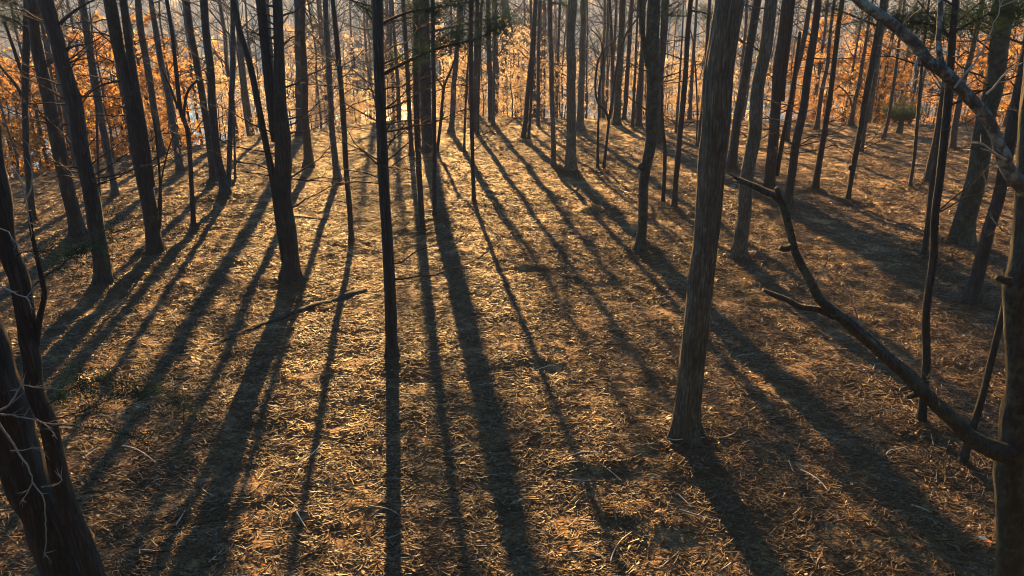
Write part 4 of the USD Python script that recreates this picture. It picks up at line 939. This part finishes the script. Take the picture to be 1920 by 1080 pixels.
# the same wood goes on round and behind the viewpoint
back = numbered('/World', 'surrounding_wood')
pi = UsdGeom.PointInstancer.Define(stage, back)
tagp(pi.GetPrim(), 'mixed cedar and bare wood closing in around the clearing', 'forest', kind='stuff')
UsdGeom.Scope.Define(stage, back + '/kinds')
targets = []
for k in range(5):
    rng = np.random.default_rng(950 + k)
    if k < 3:
        H = 13 + k
        n = 10; z = np.linspace(-.3, H, n)
        P = np.stack([np.cumsum(rng.normal(size=n)) * .05, np.cumsum(rng.normal(size=n)) * .05, z], 1)
        R = .15 * (1 - np.clip(z, 0, H) / H) ** .8 + .01
        D, DR = dense(P, R, .6)
        cr, tips = crown_mesh(D, DR, 1.2, rng, 60, 2.6, 4)
        m = MB(); m.add(*tube(D, DR, 7)); m.add(*cr)
        fol = foliage_mesh(tips, rng, 9000, .2, .3, .11)
        UsdGeom.Xform.Define(stage, f'{back}/kinds/cedar_' + 'abc'[k])
        usdkit.mesh(stage, f'{back}/kinds/cedar_' + 'abc'[k] + '/wood', m.mesh(), L + 'bark_far', smooth=True)
        usdkit.mesh(stage, f'{back}/kinds/cedar_' + 'abc'[k] + '/foliage', fol, L + 'needle_green', smooth=False)
        targets.append(f'{back}/kinds/cedar_' + 'abc'[k])
    else:
        tr, cr = far_tree(950 + k, 19, .18, 80, 3.6, 'bark_far')
        m = MB(); m.add(*tr); m.add(*cr)
        usdkit.mesh(stage, f'{back}/kinds/bare_' + 'xxxab'[k], m.mesh(), L + 'bark_far', smooth=True)
        targets.append(f'{back}/kinds/bare_' + 'xxxab'[k])
rng = np.random.default_rng(12)
W = []
while len(W) < 330:
    xx, yy = rng.uniform(-48, 48), rng.uniform(-38, 40)
    if abs(xx) < 3.2 + max(yy + 3, 0) * .80 or np.hypot(xx, yy) < 4.5:
        continue
    if all((xx - a) ** 2 + (yy - c) ** 2 > 4.0 for a, c, _ in W):
        ced = rng.random() < (.75 if yy < 4 else .1)
        W.append((xx, yy, int(rng.integers(0, 3)) if ced else int(rng.integers(3, 5))))
W = np.array(W); N = len(W)
pi.CreatePrototypesRel().SetTargets([Sdf.Path(p) for p in targets])
pi.CreateProtoIndicesAttr(Vt.IntArray([int(x) for x in W[:, 2]]))
pi.CreatePositionsAttr(Vt.Vec3fArray.FromNumpy(np.stack([W[:, 0], W[:, 1], gz(W[:, 0], W[:, 1])], 1).astype(np.float32)))
a = rng.uniform(0, np.pi, N)
pi.CreateOrientationsAttr(Vt.QuathArray([Gf.Quath(float(np.cos(t)), 0, 0, float(np.sin(t))) for t in a]))
sc = rng.uniform(.8, 1.25, N)
pi.CreateScalesAttr(Vt.Vec3fArray.FromNumpy(np.stack([sc, sc, sc], 1).astype(np.float32)))

# ------------------------------------------------------------------ shredded straw on the ground
lit = numbered('/World', 'straw_litter')
pi = UsdGeom.PointInstancer.Define(stage, lit)
tagp(pi.GetPrim(), 'shredded straw and bark strips strewn over the woodland floor', 'straw', kind='stuff')
UsdGeom.Scope.Define(stage, lit + '/kinds')
targets = []
rng = np.random.default_rng(8)
for k in range(12):
    m = 20
    A = np.stack([rng.uniform(-.2, .2, m), rng.uniform(-.2, .2, m), rng.uniform(.0, .034, m)], 1)
    az = rng.normal(0, .75, m) + rng.choice([0, np.pi], m)        # mostly lying across the lane
    D = np.stack([np.cos(az), np.sin(az), rng.normal(0, .11, m)], 1)
    ln = rng.gamma(3.5, .027, m) + .04
    v, f, _ = sticks(A - D * (ln * .5)[:, None], D, ln, rng.gamma(4, .0011, m) + .0022, rng, .3, 3, 3)
    k2 = 2 + k % 3                                                # a few curled scraps of leaf and bark among the straws
    ca = np.stack([rng.uniform(-.2, .2, k2), rng.uniform(-.2, .2, k2), rng.uniform(.012, .03, k2)], 1)
    da = rng.uniform(0, 2 * np.pi, k2)
    v2, f2 = blades(ca, np.stack([np.cos(da), np.sin(da), rng.normal(0, .25, k2)], 1), rng.uniform(.04, .09, k2), rng.uniform(.02, .05, k2), rng)
    v, f = np.vstack([v, v2]), np.vstack([f, f2 + len(v)])
    pth = f'{lit}/kinds/tuft_' + 'abcdefghijkl'[k]
    usdkit.mesh(stage, pth, (v, f), L + 'straw', smooth=True)
    targets.append(pth)
pts = []
for y0, y1, dens in [(6, 10, 46), (10, 14, 43), (14, 20, 37), (20, 28, 29), (28, 38, 20), (38, 50, 13)]:
    wdt = y1 * .78 + 3
    n = int((y1 - y0) * 2 * wdt * dens)
    pts.append(np.stack([rng.uniform(-wdt, wdt, n), rng.uniform(y0, y1, n)], 1))
pts = np.vstack(pts)
heap = []
for f_, t_ in zip(feet, TREES):
    r_ = t_[3][-1][2] * px_m(f_) / 2
    if f_[1] < 32 and r_ > .05:
        n_ = int(26 + 160 * r_); a_ = rng.uniform(0, 2 * np.pi, n_); d_ = r_ * 1.15 + np.abs(rng.normal(0, .22 + r_, n_))
        heap.append(np.stack([f_[0] + np.cos(a_) * d_, f_[1] + np.sin(a_) * d_], 1))
heap = np.vstack(heap)
keep = meshkit.noise(np.stack([pts[:, 0] * .9, pts[:, 1] * 1.4, np.zeros(len(pts))], -1), 6) + rng.random(len(pts)) * .8 > .42
pts = np.vstack([pts[keep], heap]); N = len(pts)
zz = gz(pts[:, 0], pts[:, 1])
zz[-len(heap):] += rng.uniform(0, .05, len(heap))
pi.CreatePrototypesRel().SetTargets([Sdf.Path(p) for p in targets])
pi.CreateProtoIndicesAttr(Vt.IntArray.FromNumpy(rng.integers(0, 12, N).astype(np.int32)))
pi.CreatePositionsAttr(Vt.Vec3fArray.FromNumpy(np.column_stack([pts, zz]).astype(np.float32)))
e = .12
sx = (gz(pts[:, 0] + e, pts[:, 1]) - gz(pts[:, 0] - e, pts[:, 1])) / (2 * e)
sy = (gz(pts[:, 0], pts[:, 1] + e) - gz(pts[:, 0], pts[:, 1] - e)) / (2 * e)
from scipy.spatial.transform import Rotation
rot = Rotation.from_euler('xy', np.column_stack([np.arctan(sy), -np.arctan(sx)])) * Rotation.from_euler('z', rng.normal(0, .5, N)[:, None] + (rng.integers(0, 2, N) * np.pi)[:, None])
qq = rot.as_quat()
pi.CreateOrientationsAttr(Vt.QuathArray([Gf.Quath(float(q[3]), float(q[0]), float(q[1]), float(q[2])) for q in qq]))
sc = rng.uniform(.75, 1.35, N)
pi.CreateScalesAttr(Vt.Vec3fArray.FromNumpy(np.stack([sc, sc, sc], 1).astype(np.float32)))

# ------------------------------------------------------------------ loose sticks one can tell apart, and a few leaves
def stick_px(label, pts, w, seed, group=None):
    r = np.random.default_rng(seed)
    G = np.array([on_ground(x, y) for x, y in pts])
    G[:, 2] = gz(G[:, 0], G[:, 1]) + .035
    G[1:-1, 2] += r.uniform(0, .05, len(G) - 2) if len(G) > 2 else 0
    base = G.mean(0)
    P = G - base
    r0 = w * .31 * px_m(base)
    if len(P) == 2:
        P = np.array([P[0], (P[0] + P[1]) / 2 + r.normal(size=3) * .006, P[1]])
    D, DR = dense(P, np.linspace(r0, r0 * .55, len(P)), .04)
    p = obj('fallen_stick', tube(D + base, DR, 6, bark_ripple(seed, .12, 1.0)), 'stick_wood')
    tagp(stage.GetPrimAtPath(p), label, 'stick', group or 'sticks lying on the straw')
SL = [
 ('curved pale stick lying along the foot of the thick ridged trunk', [(1240, 832), (1265, 846), (1295, 844), (1350, 838), (1385, 812)], 4.5),
 ('straight stick leaning on the straw just left of the thick ridged trunk foot', [(1222, 793), (1243, 828)], 4.5),
 ('bowed stick arching over a dark hollow, lower centre right', [(1045, 882), (1075, 864), (1100, 858), (1125, 860)], 5),
 ('short stick end to end with the bowed one, tilting right', [(1127, 858), (1162, 876)], 4.5),
 ('thicker stick below the bowed one pointing to the lower right', [(1126, 881), (1166, 906)], 4),
 ('long pale stick in the dappled shade below the thick ridged trunk', [(1273, 962), (1336, 981)], 5),
 ('stubby pale stick above the long pale one below the ridged trunk', [(1270, 935), (1295, 958)], 4.5),
 ('dark-edged bent stick at the bottom right of centre', [(1145, 1056), (1155, 1030), (1184, 1002)], 4.5),
 ('pale stick crossing the narrow shadow at centre of the open lane', [(968, 634), (992, 634)], 3.5),
 ('straight pale stick between two trunk shadows, lower centre', [(840, 851), (880, 837)], 4),
 ('bent twig in the shadow of the nearest slim trunk, near the bottom', [(690, 956), (725, 958), (748, 966)], 3.5),
 ('slanting stick in sun at lower left of centre', [(555, 964), (580, 1001)], 5),
 ('forked-looking long twig left of the nearest slim trunk shadow', [(560, 878), (585, 855), (606, 830)], 4),
 ('pale curled bark piece left of the lower centre', [(561, 893), (563, 886), (567, 884)], 6),
 ('small straight stick at the foot of the mottled crooked trunk shadow', [(1230, 562), (1262, 553)], 4),
 ('crooked long twig in shade at lower right', [(1500, 888), (1528, 908), (1542, 918), (1550, 928)], 4),
 ('pale stick in deep shade at far lower right', [(1804, 929), (1834, 932)], 4.5),
 ('straight stick in shade left of the right edge trunk base', [(1707, 954), (1745, 966)], 4),
 ('forked twig below the broken limb in shade', [(1660, 860), (1676, 849), (1692, 849), (1702, 856)], 4),
 ('stick standing out where sun meets shade under the broken limb', [(1738, 812), (1749, 842)], 4),
 ('slanting stick at the lower left in dim straw', [(330, 986), (348, 960)], 5),
 ('long twig running down right in the lower left shade', [(230, 838), (260, 850), (292, 872)], 4),
 ('pale stick among straw at the bottom left corner area', [(392, 1058), (420, 1034)], 5),
]
for k, (lb, pts, w) in enumerate(SL):
    stick_px(lb, pts, w, 500 + k)
def fallen_branch(label, pts, seed, ntw):
    r = np.random.default_rng(seed)
    G = np.array([on_ground(x, y) for x, y, w in pts]); G[:, 2] = gz(G[:, 0], G[:, 1])
    W_ = np.array([w / 2 * px_m(g) for g, (_, _, w) in zip(G, pts)])
    base = G.mean(0)
    D, DR = dense(G - base, W_, .07)
    D[:, 2] = gz(D[:, 0] + base[0], D[:, 1] + base[1]) - base[2] + DR * .1 + .012
    D[1:-1, :2] += r.normal(size=(len(D) - 2, 2)) * .012
    t = thing('fallen_branch', label, 'branch', base, 'fallen branches on the straw')
    obj('stem', tube(D, DR, 12, bark_ripple(seed, .3, 1.8)), 'bark_dark', t)
    for k in range(ntw):
        i = int(r.integers(3, len(D) - 2))
        (v, f), _ = branch_mesh(D[i], r.uniform(0, 6.28), r.uniform(.0, .35), r.uniform(.25, .7), .009, r, 4, .2, 1)
        obj('twig', (v, f), 'bark_dark', t)
fallen_branch('long dark fallen branch lying across the straw left of the nearest slim trunk', [(380, 650, 4), (440, 626, 7), (500, 603, 9), (560, 582, 11), (610, 568, 13), (655, 556, 15), (688, 548, 11)], 1, 5)
fallen_branch('short dark fallen log beside the shaggy double-stemmed cedar', [(548, 406, 6), (580, 407, 8), (614, 409, 7)], 2, 2)
rng = np.random.default_rng(21)
for k in range(60):
    x = rng.uniform(150, 1850); y = rng.uniform(560, 1070)
    ln = rng.uniform(14, 34) * (.5 + y / 1000); a = rng.normal(0, .8)
    where = ['left part of the clearing floor', 'floor left of the nearest slim trunk', 'open lane at centre', 'floor about the thick ridged trunk', 'floor under the broken limb'][min(int(x / 384), 4)]
    depth = ['far', 'middle', 'near'][min(int((y - 560) / 175), 2)]
    stick_px(f'short broken stick half sunk in straw, {depth} {where}', [(x, y), (x + ln * math.cos(a), y + ln * .6 * math.sin(a))], rng.uniform(1.8, 3.2) * (.4 + y / 1400), 600 + k, 'short sticks sunk in the straw')
def leaf_px(label, x, y, mat, seed, ln):
    r = np.random.default_rng(seed)
    g = on_ground(x, y); g[2] = float(gz(g[0], g[1])) + .06
    n = 7
    t_ = np.linspace(-1, 1, n)
    w_ = np.sqrt(np.maximum(1 - t_ ** 2, 0)) * .42 + .02
    V = np.vstack([np.stack([t_, -w_, .25 * t_ ** 2 + .2 * w_], 1), np.stack([t_, 0 * t_, .25 * t_ ** 2], 1), np.stack([t_, w_, .25 * t_ ** 2 + .2 * w_], 1)]) * ln / 2
    F = []
    for row in range(2):
        for c in range(n - 1):
            a_ = row * n + c
            F += [(a_, a_ + 1, a_ + n + 1), (a_, a_ + n + 1, a_ + n)]
    V = Rotation.from_euler('zxy', [r.uniform(0, 6), r.normal() * .4, r.normal() * .4]).apply(V) + g
    p = obj('fallen_leaf', (V, np.array(F)), mat)
    tagp(stage.GetPrimAtPath(p), label, 'leaf', 'dry leaves on the straw')
leaf_px('pale dry leaf at the lower right near the right edge trunk', 1838, 1021, 'fallen_leaf_pale', 1, .11)
leaf_px('reddish dry leaf beside the pale one at the lower right', 1851, 1027, 'fallen_leaf_red', 2, .1)
leaf_px('small orange leaf at the bottom left of centre', 497, 1069, 'fallen_leaf_red', 3, .09)
leaf_px('orange leaf in the shade at the bottom, right half', 1668, 1078, 'fallen_leaf_red', 4, .1)
leaf_px('small red leaf in straw at left', 282, 921, 'fallen_leaf_red', 5, .08)
leaf_px('bright orange leaf in straw below the thick ridged trunk', 1239, 857, 'fallen_leaf_red', 6, .07)
